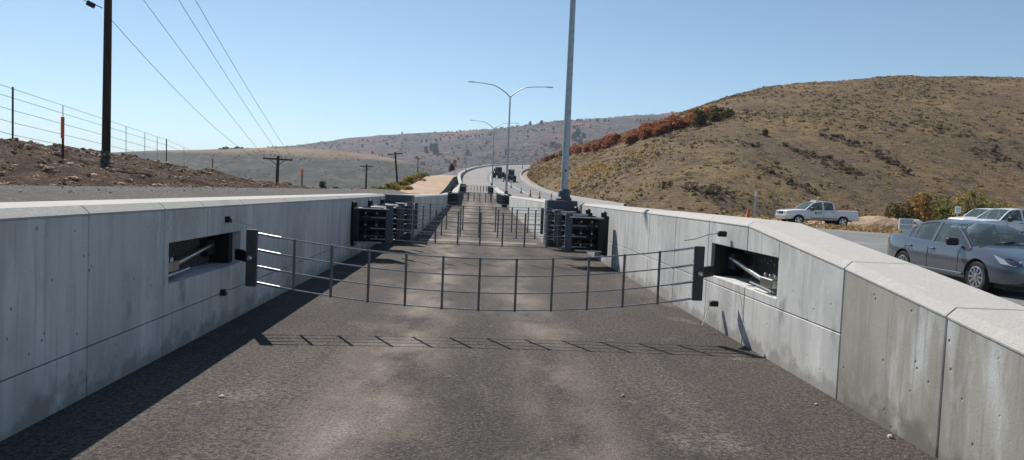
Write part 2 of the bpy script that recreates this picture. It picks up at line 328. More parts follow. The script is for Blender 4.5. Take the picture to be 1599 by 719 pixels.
# ---------------------------------------------------------------- ground
CR = [(-20, 2.6), (10, 2.5), (20, 2.42), (27, 2.3), (32, 1.95), (37, 1.45), (45, .8), (60, -.6), (100, -4), (150, -6), (4000, -6)]
ZL = [(-20, 1.36), (40, 1.34), (55, 1.1), (62, 1.25), (80, 2.2), (100, 3.3), (120, 3.7), (160, 4.6), (200, 6.1), (250, 9.6), (300, 12.6), (340, 14), (420, 10), (600, -6)]
def smooth01(t): t = max(0, min(1, t)); return t * t * (3 - 2 * t)
def gz(s, D):
    """height of the ground at lateral offset s from the ramp's middle"""
    if -3.25 < s < 3.5: return zp(D) - .12
    if s >= 3.5:
        zz = zr(D) - .06
        w = smooth01((s - 13) / 22)
        far = 0 if D < 400 else -6
        return zz * (1 - w) + w * (min(zz, 0.0) - .04) if D < 400 else -6
    x = -s
    cr = sm(CR, D); zl = sm(ZL, D)
    v = -6
    if x < 7:
        z = zl
        if D < 60 and x > 4.6: z += .13 * math.sin(min(1, (x - 4.6) / .9) * math.pi) * (1 if D < 45 else (60 - D) / 15) + .03
    elif x < 13.5: z = zl + (cr - zl) * smooth01((x - 6) / 7.5)
    elif x < 30: z = cr
    else: z = cr + (v - cr) * smooth01((x - 30) / 70)
    if 4 < x < 40 and D < 75:
        a = min(1, (x - 5.6) / 2) if x > 5.6 else 0
        z += a * (.2 * nz(s, D, .35, 3) + .17 * nz(s, D * .6, 1.3, 5))
    elif x >= 7: z += .5 * nz(s, D, .12, 8) * min(1, (x - 7) / 3) * (D < 500)
    return z
def zone(s, D):
    j = .8 * nz(s, D, .5, 11)
    if -3.3 < s < 3.5: return 0
    if s >= 3.5: return 5 if D < 400 else 4
    x = -s + j * .3
    if D < 55 + 6 * j:
        if x < 5.9: return 0
        if x < 34: return 1
        return 4
    if D < 330:
        if x < 7.2: return 2 if D < 150 else 0
        if x < 16 + j * 4: return 3
        return 4
    return 4
S = [-6000, -3500, -2000, -1200, -800, -500, -350, -250, -180, -130, -100, -80, -65, -54, -46, -40, -36, -32, -29] + [-26 + i * 1.0 for i in range(6)] + [-20 + i * .3 for i in range(56)]
S = [s for s in S if s < -3.5] + [-3.3, -3.2, 0, 3.4, 3.6, 5, 8, 11, 13, 16, 20, 26, 34, 45, 60, 80, 110, 160, 250, 400, 700, 1200, 2500, 6000]
DD = [-400, -150, -60, -30, -12, -4] + [i * .35 for i in range(int(60 / .35))] + [60 + i * 1.5 for i in range(50)] + [136 + i * 5 for i in range(45)] + [370, 400, 450, 520, 600, 750, 1000, 1500, 2500, 4000, 7000]
g = MB(); vs = []
for D in DD:
    c = cen(min(D, 330))
    for s in S: vs.append((s + c, D, gz(s, D)))
ns = len(S)
fs = []; mi = []
for i in range(len(DD) - 1):
    for j in range(ns - 1):
        fs.append((i * ns + j, i * ns + j + 1, (i + 1) * ns + j + 1, (i + 1) * ns + j)); mi.append(zone((S[j] + S[j + 1]) / 2, (DD[i] + DD[i + 1]) / 2))
g.v = vs; g.f = fs; g.m = mi
tag(g.build('ground', ['gravel', 'soil', 'tan_dirt', 'scrub_slope', 'valley', 'lot'], smooth=True), kind='structure')

def strip(name, mat, s0, s1, D0, D1, zf, dz=0, nS=2, step=2.0, kind='structure'):
    b = MB(); n = max(2, int((D1 - D0) / step)); P = []
    for i in range(n + 1):
        D = D0 + (D1 - D0) * i / n
        a = s0(D) if callable(s0) else s0; e = s1(D) if callable(s1) else s1
        P.append([(cen(D) + a + (e - a) * k / nS, D, zf(D) + dz) for k in range(nS + 1)])
    b.grid(P); o = b.build(name, mat, smooth=True)
    if kind: o['kind'] = kind
    return o
strip('ramp', 'ramp', -3.2, 3.4, -8, 118, zp)
strip('ramp_apron', 'ramp_far', -3.3, 3.5, 118, 330, zp)
RW = [(-30, 34), (34, 32), (42, 22), (52, 14), (60, 12.2), (400, 12.2)]
strip('road', 'road', 3.5, lambda D: sm(RW, D), -30, 330, zr, nS=4)
strip('edge_line', 'paint', 4.3, 4.42, 5, 300, zr, .006, 1)
strip('lane_line', 'paint', lambda D: 8.1, lambda D: 8.22, 40, 300, zr, .006, 1)
# pale concrete strips across the ramp and worn pale dust patches
for D0, w in ((70.5, 1.6), (23.5, .7)):
    strip('pale_strip', 'dust', -1.9 if D0 < 60 else -2.1, 1.9 if D0 < 60 else 2.1, D0, D0 + w, zp, .005, 1, 1)

# ---------------------------------------------------------------- concrete walls
def wall(side, panels, label, course, mats=('concrete', 'concrete_top'), top_mat=True, recess=None, thick=.65, name='concrete_wall'):
    """panels: list of (D0, D1, s0, s1, zb0, zb1, zt0, zt1, mat index)"""
    root = None
    b = MB(); t = MB()
    for (D0, D1, s0, s1, zb0, zb1, zt0, zt1, mi) in panels:
        gap = .008
        def X(D, k, off=0): return cen(D) + side * ((s0 + (s1 - s0) * k) + off)
        def quad_prism(Da, Db, za, zb_, za2, zb2, o0, o1, mi, B):
            ka = (Da - D0) / (D1 - D0); kb = (Db - D0) / (D1 - D0)
            B.hexa([(X(Da, ka, o0), Da, za), (X(Da, ka, o1), Da, za), (X(Db, kb, o1), Db, zb_), (X(Db, kb, o0), Db, zb_),
                    (X(Da, ka, o0), Da, za2), (X(Da, ka, o1), Da, za2), (X(Db, kb, o1), Db, zb2), (X(Db, kb, o0), Db, zb2)], mi)
        cap = .07
        def body(Da, Db, lo, hi):      # lo/hi functions of D; the face
            quad_prism(Da, Db, lo(Da), lo(Db), hi(Da), hi(Db), 0, thick - .02, mi, b)
        zb = lambda D: zb0 + (zb1 - zb0) * (D - D0) / (D1 - D0) - .15
        zt = lambda D: zt0 + (zt1 - zt0) * (D - D0) / (D1 - D0) - cap
        course_ = course
        zcs = lambda D: zb(D) + .15 + course_
        Da, Db = D0 + gap, D1 - gap
        # dark core seen in the joints
        quad_prism(D0, D1, zb(D0), zb(D1), zcs(D0) - .02 if recess else zt(D0) - .02, zcs(D1) - .02 if recess else zt(D1) - .02, .02, thick - .04, 3, b)
        if recess:
            quad_prism(D0, D1, zcs(D0) - .03, zcs(D1) - .03, zcs(D0) + .02, zcs(D1) + .02, .02, thick - .04, 3, b)
        cg = .0005 if mi == 1 else .004
        if mi == 1: body(Da, Db, zb, zt)
        else: body(Da, Db, zb, lambda D: zcs(D) - cg)
        if recess and D0 < recess[1] and D1 > recess[0]:
            r0, r1, rz0, rz1 = recess
            a0 = max(Da, r0); a1 = min(Db, r1)
            if a0 > Da: body(Da, a0, lambda D: zcs(D) + cg, zt)
            if a1 < Db: body(a1, Db, lambda D: zcs(D) + cg, zt)
            quad_prism(a0, a1, zcs(a0) + .004, zcs(a1) + .004, rz0, rz0, 0, thick - .02, mi, b)
            quad_prism(a0, a1, rz1, rz1, zt(a0), zt(a1), 0, thick - .02, mi, b)
            quad_prism(a0, a1, rz0, rz0, rz1, rz1, thick - .14, thick - .02, mi, b)
        elif mi != 1:
            body(Da, Db, lambda D: zcs(D) + cg, zt)
        if recess and not (D0 < recess[1] and D1 > recess[0]): quad_prism(D0, D1, zcs(D0) + .02, zcs(D1) + .02, zt(D0) - .02, zt(D1) - .02, .02, thick - .04, 3, b)
        # coping with a sloped inner edge
        P = []
        for D, k in ((Da, 0), (Db, 1)):
            z = zt(D)
            P.append([(X(D, k, o), D, z + h) for o, h in ((-.004, 0), (-.004, .012), (.06, cap), (thick - .05, cap), (thick, cap - .04), (thick, 0))])
        n = 6; t.add(P[0] + P[1], [tuple(range(n)), tuple(range(n, 2 * n))[::-1]] + [(i, (i + 1) % n, (i + 1) % n + n, i + n) for i in range(n)])
    o = b.build(name, ['concrete', 'concrete_old', 'concrete_top', 'rubber'], bevel=.006, origin=(cen(panels[0][0]) + side * panels[0][2], panels[0][0], panels[0][4]))
    tag(o, label, 'wall')
    c = t.build('coping', 'concrete_top'); c.parent = o; c.matrix_parent_inverse = o.matrix_world.inverted()
    bpy.context.view_layer.update(); c.matrix_parent_inverse = Matrix.Translation(o.location).inverted()
    return o
WS = 2.92
def near_panels(s, edges, tops, mats=None):
    out = []
    for i, (a, b) in enumerate(zip(edges, edges[1:])):
        out.append((a, b, s, s, 0, 0, lerp_tab(tops, a), lerp_tab(tops, b), mats[i] if mats else 0))
    return out
wl = wall(-1, near_panels(WS, [.5, 2.6, 4.15, 5.62, 6.95, 7.92, 9.25, 11.3, 13.4, 15.6, 17.8, 20.3, 23], [(0, 1.436), (23, 1.42)]),
     'long shaded concrete wall along the left of the ramp with a recess', .37, recess=(7.05, 9.15, .66, 1.05))
wr = wall(1, near_panels(3.1, [.5, 4.75, 6.15, 8.45, 9.9, 11.6, 13.4, 15.3, 17.3, 20, 23], [(0, .4), (4.16, .95), (6.2, 1.2), (8.5, 1.45), (12, 1.44), (23, 1.4)], [1, 1, 0, 0, 0, 0, 0, 0, 0, 0]),
     'sunlit concrete wall on the right of the ramp, its top dropping towards the camera', .57, recess=(7.54, 9.75, .67, 1.095))
def sect(side, D0, D1, s0, s1, tops, n, label):
    P = []
    for i in range(n):
        a = D0 + (D1 - D0) * i / n; b = D0 + (D1 - D0) * (i + 1) / n
        sa = s0 + (s1 - s0) * i / n; sb = s0 + (s1 - s0) * (i + 1) / n
        P.append((a, b, sa, sb, zp(a), zp(b), lerp_tab(tops, a), lerp_tab(tops, b), 0))
    return wall(side, P, label, .45)
TOPL = [(23, 1.42), (62, 1.2), (70, 1.3), (90, 1.75), (115, 2.5), (150, 4.1), (200, 6.6), (250, 10.2), (330, 15)]
TOPR = [(23, 1.42), (62, 1.25), (70, 1.25), (90, 1.6), (115, 2.3), (150, 3.6)]
sect(-1, 23.9, 69, 2.12, 2.85, TOPL, 12, 'second concrete wall section on the left flaring out past the first dark block')
sect(1, 23.9, 69, 2.12, 2.6, TOPR, 12, 'second concrete wall section on the right beyond the first tall lamp pole')
sect(-1, 70.9, 114, 2.1, 2.6, TOPL, 8, 'third concrete wall section far up the ramp on the left')
sect(1, 70.9, 114, 2.1, 2.4, TOPR, 8, 'third concrete wall section far up the ramp on the right')
sect(-1, 115.9, 330, 2.3, 3.6, TOPL, 30, 'farthest low concrete wall curving away along the left road edge')
# station blocks of concrete, the shade on their faces put into a dark colour
def block(D, side, s0, s1, z0, z1, label):
    o = MB(); o.box((0, .44, (z1 - z0) / 2 + .002), (s1 - s0, .88, z1 - z0))
    e = empty('shade_toned_block', (cen(D) + side * (s0 + s1) / 2, D, z0), label, 'wall block', 'concrete blocks with shade in their colour where the ramp wall steps in')
    o.build('block_body', 'dark_block', e, bevel=.02)
    p = MB()
    p.box((0, -.012, (z1 - z0) * .55), (s1 - s0 - .12, .02, (z1 - z0) * .6)); p.build('front_plate', 'plate', e, bevel=.005)
    q = MB()
    for i in range(4): q.box((-side * (s1 - s0) * .1, -.05, .25 + i * .26), (s1 - s0 - .1, .06, .05))
    q.build('rib', 'dark_block', e)
    return e
for i, (D, nm) in enumerate(((23.0, 'nearest'), (70, 'second'), (115, 'farthest'))):
    for side in (-1, 1):
        zt = lerp_tab(TOPL if side < 0 else TOPR, D)
        block(D, side, 2.1 if i < 2 else 1.75, 2.95 if side < 0 else 3.05, zp(D), zt + (.03 if side > 0 else 0), f'{nm} concrete block coloured dark for shade in the {"left" if side < 0 else "right"} wall behind the absorbers')
# low barrier at the far edge of the climbing road
b = MB(); n = 60; P = []
for i in range(n + 1):
    D = 62 + (300 - 62) * i / n; z = zr(D); c = cen(D) + 12.1
    P.append([(c, D, z - .1), (c + .1, D, z + .5), (c + .28, D, z + .5), (c + .42, D, z - .3)])
b.grid(P); tag(b.build('road_barrier', 'concrete_top'), 'low pale barrier curving along the foot of the brown hill', 'barrier')

# ---------------------------------------------------------------- nets
def sagline(x0, x1, y0, y1, z0, z1, sag, belly, n=24):
    out = []
    for i in range(n + 1):
        t = i / n; q = 4 * t * (1 - t)
        out.append(Vector((x0 + (x1 - x0) * t, y0 + (y1 - y0) * t - belly * q, z0 + (z1 - z0) * t - sag * q)))
    return out
def net(D, s0, s1, ztop, zbot, npost, sag, belly, label, r=.009, dl=0, sleeves=False, gap=0, pw=.027):
    c = cen(D)
    e = empty('arrestor_net', (c, D, zp(D)), label, 'net', 'steel cable nets across the ramp')
    lines = []
    for k in range(4):
        z = zbot + (ztop - zbot) * k / 3
        L = sagline(s0, s1, 0, dl, z, z + .015 * (k - 1.5), sag * (1 + .02 * (3 - k)), belly)
        lines.append(L)
        m = MB(); m.tube(L, r, 6); m.build('cable', 'cable', e, smooth=True)
        if sleeves:
            for a, b_ in ((0, .045), (1, .955)):
                q0 = L[0] if a == 0 else L[-1]; d = (L[1] - L[0]) if a == 0 else (L[-2] - L[-1])
                m = MB(); m.tube([q0, q0 + d.normalized() * .27], r * 1.7, 8); m.build('sleeve', 'bright', e, smooth=True)
    for i in range(npost):
        t = (i + 1 + gap) / (npost + 1 + 2 * gap)
        k = t * 24; j = int(k); fr = k - j
        a = lines[0][j].lerp(lines[0][min(24, j + 1)], fr); b_ = lines[3][j].lerp(lines[3][min(24, j + 1)], fr)
        m = MB(); mid = (a + b_) / 2; d = b_ - a
        m.box((mid.x, mid.y - r, mid.z), (pw, .03, d.length + .03)); m.build('stay_post', 'post', e, bevel=.004)
    for s, yy in ((s0, 0), (s1, dl)):
        if not sleeves: continue
        sg = -1 if s < 0 else 1
        m = MB(); m.box((s + sg * .06, yy, (ztop + zbot) / 2), (.12, .05, ztop - zbot + .09)); ep = m.build('end_plate', 'plate', e, bevel=.006)
        m = MB(); m.lathe([(.035, -.02), (.03, -.06), (.012, -.07)], (s + sg * .07, yy, (ztop + zbot) / 2), 10, 'y'); m.build('bolt', 'bright', ep)
        m = MB(); m.box((s + sg * .24, yy + .25, (ztop + zbot) / 2), (.36, .05, .13), Matrix.Rotation(sg * .9, 3, 'Z')); m.build('bracket', 'black', e, bevel=.006)
    return e
net(8.5, -2.53, 2.54, 1.07, .51, 11, .2, .07, 'nearest and widest steel cable net across the ramp, sagging in the middle', .0085, .15, True)
ordn = ['second', 'third', 'fourth']
for i, D in enumerate((17.1, 20.1, 23.1)):
    net(D, -1.98, 1.98 if i else 2.03, 1.17, .44, 7, .03, .05, f'{ordn[i]} steel cable net up the ramp, slung between the nearest absorber groups', .008, 0, False, -.1, .038)
for i, D in enumerate((64, 67, 70)):
    net(D, -2.0, 2.0, 1.28, .55, 7, .03, .05, ['fifth net, first', 'sixth net, middle', 'seventh net, last'][i] + ' of the three slung at the second pair of dark blocks', .009, 0, False, -.1, .05)
for i, D in enumerate((109, 113)):
    net(D, -1.8, 1.8, 1.28, .5, 7, .03, .05, ['next to last', 'very last'][i] + ' steel cable net, near the farthest pair of dark blocks', .012, 0, False, -.1, .065)

# ---------------------------------------------------------------- energy absorbers on the walls
def _mech(e, q):
    m = MB(); m.box((q * .1, .1, .76), (.14, .7, .74)); m.build('housing', 'black', e, bevel=.02)
    for k in range(4):
        zz = .45 + k * .215
        m = MB(); m.tube([(q * .12, .0, zz), (q * .76, .0, zz)], .07, 10); m.build('shock_tube', 'black', e, smooth=True)
        m = MB(); m.tube([(q * .22, -.1, zz + .07), (q * .7, -.1, zz + .07)], .02, 6); m.build('pull_rod', 'black' if k % 2 else 'plate', e, smooth=True)
    for x in (.3, .55):
        m = MB(); m.box((q * x, .02, .77), (.06, .22, .8)); m.build('bracket', 'black', e, bevel=.008)
        for z_ in (.5, .77, 1.04):
            m = MB(); m.lathe([(.022, -.1), (.018, -.125)], (q * x, 0, z_), 6, 'y'); m.build('bolt', 'cable', e)
    m = MB(); m.box((q * .42, .3, .78), (.6, .05, .72)); m.build('rear_plate', 'black', e, bevel=.008)
def absorber(D, side, label, far=False):
    z = zp(D)
    e = empty('energy_absorber', (cen(D) + side * 2.9, D, z), label, 'absorber', 'black energy absorbers bolted to the ramp walls')
    q = -side
    m = MB(); m.box((q * -.01, 0, .73), (.14, .34, .92)); m.build('back_plate', 'black', e, bevel=.01)
    m = MB(); m.lathe([(.05, 1.17), (.07, 1.2), (.07, 1.27), (.03, 1.3)], (q * .03, -.08, 0), 10); m.build('knob', 'black', e)
    _mech(e, q)
    for k in range(4):
        zz = .45 + k * .243
        m = MB(); m.tube([(q * .42, -.12, zz), (q * .98, -.12, zz)], .014, 8); m.build('clamp', 'bright' if k % 2 else 'cable', e, smooth=True)
    m = MB(); m.box((q * .44, -.16, 1.14), (.8, .1, .03)); m.build('top_rail', 'bright', e, bevel=.008)
    m = MB(); m.box((q * .36, -.1, .37), (.62, .13, .035)); m.build('bottom_rail', 'bright', e, bevel=.008)
    m = MB(); m.box((q * .84, -.1, .8), (.16, .1, .86)); m.build('end_plate', 'dark_block', e, bevel=.008)
    m = MB(); m.box((q * .98, .55, .8), (.09, .07, .8)); m.build('guide_post', 'plate', e, bevel=.008)
    return e
names = ['front', 'middle', 'rear']
for j, (base, st, nm) in enumerate((((17.1, 19.6, 22.0), 0, 'nearest'), ((64, 66.5, 69), 1, 'second'), ((109, 111.5, 114), 2, 'farthest'))):
    for i, D in enumerate(base):
        for side in (-1, 1):
            e = absorber(D, side, f'{names[i]} black steel energy absorber of the {nm} group on the {"left" if side < 0 else "right"} wall')
            if j: e.location.x += -side * .25

# recess machinery
def piston(side, r0, r1, z0, z1, s, label):
    L = r1 - r0; e = empty('brake_unit', (side * (s + .25), (r0 + r1) / 2, z0 + .002), label, 'brake unit', 'brake units inside the wall recesses')
    q = -side; h = z1 - z0
    m = MB(); m.tube([(q * .14, -L * .36, .1), (q * .05, L * .36, h * .6)], .026, 10); m.build('rod', 'bright', e, smooth=True)
    m = MB(); m.box((q * .1, -L * .33, .12), (.16, .34, .1)); m.build('clamp', 'cable', e, bevel=.008)
    for k in range(5):
        m = MB(); m.lathe([(.022, .17), (.022, .2), (.012, .215)], (q * .1 + (.04 if k % 2 else -.03), -L * .33 - .14 + k * .07, 0), 8); m.build('bolt', 'bright', e)
    m = MB(); m.tube([(q * .19, -L * .4, .045), (q * .19, -L * .14, .07)], .014, 8); m.build('link_rod', 'bright', e, smooth=True)
    m = MB(); m.box((side * .2, .0, h * .52), (.06, L * .5, h * .8)); m.build('grille', 'black', e, bevel=.005)
    m = MB()
    for k in range(7): m.lathe([(.017, 0), (.012, .02)], (side * .165, -L * .14 + k * L * .047, h * (.7 if k % 2 else .62)), 6, 'x')
    m.build('studs', 'cable', e)
    m = MB(); m.box((0, L * .468, h * .5), (.4, .1, h * .97)); m.box((side * .06, L * .38, h * .5), (.2, .26, h * .5)); m.build('anchor_block', 'black', e, bevel=.01)
    return e
piston(-1, 7.05, 9.15, .66, 1.05, WS, 'steel brake rod unit in the recess of the shaded left wall')
piston(1, 7.54, 9.75, .67, 1.095, 3.1, 'steel brake rod unit in the recess of the sunlit right wall')
# small black cable brackets
for px, py, side, s, tx, tz, lab in ((354, 343, -1, WS, -2.6, 1.14, 'small black cable bracket above the recess on the left wall'), (349, 457, -1, WS, -2.72, .1, 'small black cable bracket below the recess on the left wall'),
                            (1140, 366, 1, 3.1, 2.62, 1.14, 'small black cable bracket above the recess on the right wall'), (1133, 475, 1, 3.1, 2.85, .1, 'small black cable bracket below the recess on the right wall')):
    D = s * F / (abs(px - 748) + (2 if side > 0 else -2)); D -= .0
    p = at(px, py, D)
    e = empty('cable_bracket', (side * s, D, p.z), lab, 'bracket', 'cable brackets around the wall recesses')
    m = MB(); m.box((-side * .05, 0, 0), (.1, .08, .07)); m.build('clip', 'black', e, bevel=.008)
    m = MB(); m.box((-side * .104, -.0, .02), (.008, .06, .015)); m.build('tab', 'bright', e)
    dx = tx - side * s; dz = tz - p.z
    m = MB(); m.tube([(-side * .09, 0, 0), (dx * .4, .05, dz * .3 + .02), (dx * .75, .1 if tz > 1 else -.1, dz * .75), (dx, .15 if tz > 1 else -.2, dz)], .006, 6); m.build('cord', 'rope', e, smooth=True)

# ---------------------------------------------------------------- lamp poles
def lamp_pole(D, s, z, h, label, lean=0):
    e = empty('street_lamp', (cen(D) + s, D, z), label, 'street lamp', 'twin arm street lamps along the wall')
    m = MB(); m.tube([(0, 0, .3), (0, 0, h * .5), (0, 0, h)], [.115, .095, .07], 14); m.build('pole', 'galv', e, smooth=True)
    m = MB(); m.lathe([(.24, 0), (.25, .06), (.2, .12), (.17, .3), (.13, .36)], (0, 0, 0), 12); m.build('base', 'dark_block', e)
    m = MB(); m.lathe([(.035, 0), (.035, .02)], (0, -.125, .95), 10, 'y'); m.build('hand_hole', 'black', e)
    for sg in (-1, 1):
        pts = [(0, 0, h - .1), (sg * .5, 0, h + .35), (sg * 1.1, 0, h + .75), (sg * 1.7, 0, h + .98 + .05 * (sg < 0)), (sg * 2.6, 0, h + 1.05 + .1 * (sg < 0)), (sg * 3.7, 0, h + 1.1 + .15 * (sg < 0))]
        m = MB(); m.tube(pts, [.06, .055, .05, .045, .04, .035], 10); ar = m.build('arm', 'galv', e, smooth=True)
        x, _, zz = pts[-1]
        m = MB(); m.box((x + sg * .3, 0, zz), (.75, .26, .1), None, 0, .8); m.build('lamp_head', 'galv', ar, bevel=.02)
    return e
lamp_pole(23.45, 2.66, 1.45, 10.2, 'nearest tall lamp pole standing on the first right dark block, its top out of view')
lamp_pole(76, 2.75, lerp_tab(TOPR, 76), 10.0, 'complete twin arm street lamp, second along the right wall')
lamp_pole(131, 3.0, 2.6, 10.0, 'third street lamp, smaller and farther, seen left of the complete lamp')
lamp_pole(190, -2.0, 6.2, 8.0, 'fourth street lamp far up by the left edge of the bend')
lamp_pole(245, 9.0, zr(245), 7.5, 'farthest street lamp, tiny, against the grey hills at the bend')

# ---------------------------------------------------------------- utility poles and wires
def util_pole(p, h, arm, label, lean=0, extra=False, r=.17):
    e = empty('utility_pole', p, label, 'utility pole', 'wooden utility poles on the left')
    e.rotation_euler = (0, lean, 0)
    m = MB(); m.tube([(0, 0, -.3), (0, 0, h * .5), (0, 0, h + .3)], [r, r * .9, r * .75], 12); m.build('shaft', 'wood', e, smooth=True)
    m = MB(); m.box((0, -r, h), (arm, .1, .14)); ca = m.build('crossarm', 'wood', e, bevel=.01)
    for sg in (-1, 1):
        m = MB(); m.tube([(sg * arm * .27, -r, h - .05), (0, -r * .9, h - .6)], .025, 6); m.build('brace', 'wood', e)
    for x in (-arm / 2 + .08, arm * .05 + .2, arm / 2 - .08):
        m = MB(); m.lathe([(.03, 0), (.055, .08), (.04, .14), (.05, .18), (.02, .25)], (x, -r, h + .07), 8); m.build('insulator', 'cable', ca)
    return e
B1 = at(165.5, 248, 27); B1.z -= .1
H1 = 8.7
util_pole(B1, H1, 2.5, 'dark wooden utility pole rising out of frame from the soil bank', 0, r=.145)
B2 = at(431, 302, 68); top2 = at(434.5, 249, 68); B2.z = -1.5
e = util_pole(B2, top2.z - B2.z, 2.6, 'utility pole with a plain wide crossarm behind the left wall', R(1.2))
B3 = at(571, 305, 120); t3 = at(571, 260, 120); B3.z = -4
util_pole(B3, t3.z - B3.z, 2.2, 'small upright utility pole in the valley left of the leaning one', 0)
B4 = at(624, 305, 110); t4 = at(615, 241, 110); B4.z -= 2
util_pole(B4, (t4 - B4).length, 2.2, 'leaning utility pole beside the pale dirt track', R(-6))
B5 = at(652, 275, 230); t5 = at(651, 248, 230)
util_pole(B5, t5.z - B5.z, 2.4, 'most distant thin utility pole past the dirt track', 0)
# lamp/camera box on the first pole
e = empty('floodlight', B1 + Vector((-.15, -.1, 5.35)), 'dark floodlight on a bracket at the top left of the nearest utility pole', 'floodlight')
m = MB(); m.tube([(0, 0, 0), (-.12, 0, .05), (-.3, -.02, .12)], .018, 6); m.build('bracket', 'post', e)
m = MB(); m.box((-.38, -.02, .1), (.24, .2, .18), Matrix.Rotation(R(25), 3, 'Y')); m.build('lamp_housing', 'black', e, bevel=.02)
m = MB(); m.tube([(-.5, 0, .18), (-.75, 0, .3)], .015, 6); m.build('stub_arm', 'post', e)
def wire(a, b_, sag, label, r=.012):
    L = []
    for i in range(33):
        t = i / 32; p = a.lerp(b_, t); p.z -= sag * 4 * t * (1 - t); L.append(p)
    o = MB(); o.tube([p - a for p in L], r, 5); ob = o.build('overhead_wire', 'black'); ob.location = a
    tag(ob, label, 'wire', 'overhead power wires')
T1 = B1 + Vector((0, -.17, H1 + .2)); T2 = Vector((top2.x, 68 - .17, top2.z + .2))
wire(T1 + Vector((-1.17, 0, 0)), T2 + Vector((-1.22, 0, 0)), .25, 'overhead wire, left one of the three high parallel wires')
wire(T1 + Vector((.45, 0, 0)), T2 + Vector((.3, 0, 0)), .25, 'overhead wire, middle one of the three high parallel wires')
wire(T1 + Vector((1.17, 0, 0)), T2 + Vector((1.22, 0, 0)), .25, 'overhead wire, rightmost of the three high parallel wires')
wire(B1 + Vector((.1, 0, 5.0)), T2 + Vector((0, 0, -1.0)), .9, 'lowest overhead wire, starting from the side of the nearest utility pole', .01)

# ---------------------------------------------------------------- wire fence on the bank
fe = empty('wire_fence', at(20, 232, 26), 'tall thin wire fence with dark steel posts along the top of the soil bank', 'fence')
fo = fe.location.copy()
FP = [(-60, 110, 212, 23), (20, 136, 232, 26), (260, 217, 272, 44), (332, 248, 288, 62), (376, 276, 297, 105)]
tops = []; bots = []
for px, yt, yb, D in FP:
    a = at(px, yt, D); b_ = at(px, yb, D); tops.append(a - fo); bots.append(b_ - fo)
    m = MB(); m.tube([b_ - fo - Vector((0, 0, .8)), a - fo], .03 if D < 50 else .045, 6); m.build('post', 'rust_post', fe)
def fpt(t, k):
    i = min(len(FP) - 2, int(t)); f = t - i
    return bots[i].lerp(bots[i + 1], f).lerp(tops[i].lerp(tops[i + 1], f), k)
for k in (.03, .22, .42, .62, .82, .97):
    m = MB(); m.tube([fpt(t * .1, k) for t in range(0, 41)], .009, 4, True); m.build('strand', 'cable', fe)
for t in (.3, .6, 1.22, 1.45, 1.62, 1.78, 1.9, 2.3, 2.7):
    m = MB(); m.tube([fpt(t, -.05), fpt(t, .97)], .017, 5); m.build('stay', 'cable', fe)
# survey stakes with orange flags
def stake(p, h, fl, label, w=.09):
    e = empty('survey_stake', p, label, 'stake', 'survey stakes with orange flagging')
    m = MB(); m.box((0, 0, h / 2 - .1), (w * .6, .03, h + .2)); m.build('lath', 'wood', e)
    m = MB(); m.box((0, -.02, h - fl / 2), (w, .03, fl)); m.build('orange_flag', 'orange', e)
stake(at(98, 247, 18), at(98, 183, 18).z - at(98, 247, 18).z, .5, 'orange topped survey stake in the soil bank left of the pole', .07)
p = at(471, 304, 60); stake(p - Vector((0, 0, .4)), 2.4, .4, 'far survey stake with a red orange flag beyond the left wall', .16)

# ---------------------------------------------------------------- hills
def loft(foot, ridge, nu, nv, prof, amp, mat, name, back=True, seed=0, kscale=.02):
    """foot/ridge: lists of world points with matching counts"""
    def interp(pts, u):
        k = u * (len(pts) - 1); i = min(len(pts) - 2, int(k)); f = k - i
        p0 = pts[max(0, i - 1)]; p1 = pts[i]; p2 = pts[i + 1]; p3 = pts[min(len(pts) - 1, i + 2)]
        return .5 * ((2 * p1) + (p2 - p0) * f + (2 * p0 - 5 * p1 + 4 * p2 - p3) * f * f + (-p0 + 3 * p1 - 3 * p2 + p3) * f ** 3)
    def pt(u, v):
        a = interp(foot, u); b_ = interp(ridge, u)
        if v <= 1:
            x = a.x + (b_.x - a.x) * v; y = a.y + (b_.y - a.y) * v; z = a.z + (b_.z - a.z) * prof(v)
        else:
            d = (b_ - a); x = b_.x + d.x * (v - 1); y = b_.y + d.y * (v - 1); z = b_.z - (b_.z - a.z) * ((v - 1) ** 1.5) * 1.2
        n = nz(x, y, kscale, seed) + .35 * nz(x, y, kscale * 5, seed + 4)
        z += amp * n * min(1, v * 5)
        return Vector((x, y, z))
    m = MB(); P = []
    vmax = 1.5 if back else 1.0
    for i in range(nu + 1): P.append([pt(i / nu, vmax * j / nv) for j in range(nv + 1)])
    m.grid(P); o = m.build(name, mat, smooth=True); o['kind'] = 'structure'
    return pt
def pv(x, y, D): return at(x, y, D)
foot = [Vector((17, 252, 9.0)), Vector((13.2, 200, 5.6)), Vector((13.2, 160, 3.0)), Vector((13.2, 113, 1.2)), Vector((14, 78, .6)), Vector((19, 64, .1)), Vector((31, 70, -.1)), Vector((48, 72, -.1)), Vector((70, 72, -.1)), Vector((110, 66, -.1)), Vector((190, 50, -.1))]
ridge = [pv(815, 266, 270), pv(850, 250, 262), pv(905, 229, 255), pv(980, 208, 250), pv(1050, 186, 250), pv(1130, 162, 250), pv(1230, 140, 255), pv(1330, 130, 260), pv(1450, 126, 262), pv(1650, 132, 250), pv(2200, 180, 200)]
hill_pt = loft(foot, ridge, 300, 150, lambda v: 1 - (1 - v) ** 1.35, .75, 'hill', 'hill', seed=2, kscale=.03)
rf = [pv(x, 300, 700) for x in (-900, -400, 0, 150, 345, 430, 520, 600, 680, 760)]
for p in rf: p.z = -6.5
rr = [pv(x, y, 1000) for x, y in ((-900, 235), (-400, 242), (0, 243), (150, 239), (345, 233), (430, 231), (520, 236), (600, 246), (680, 262), (760, 285))]
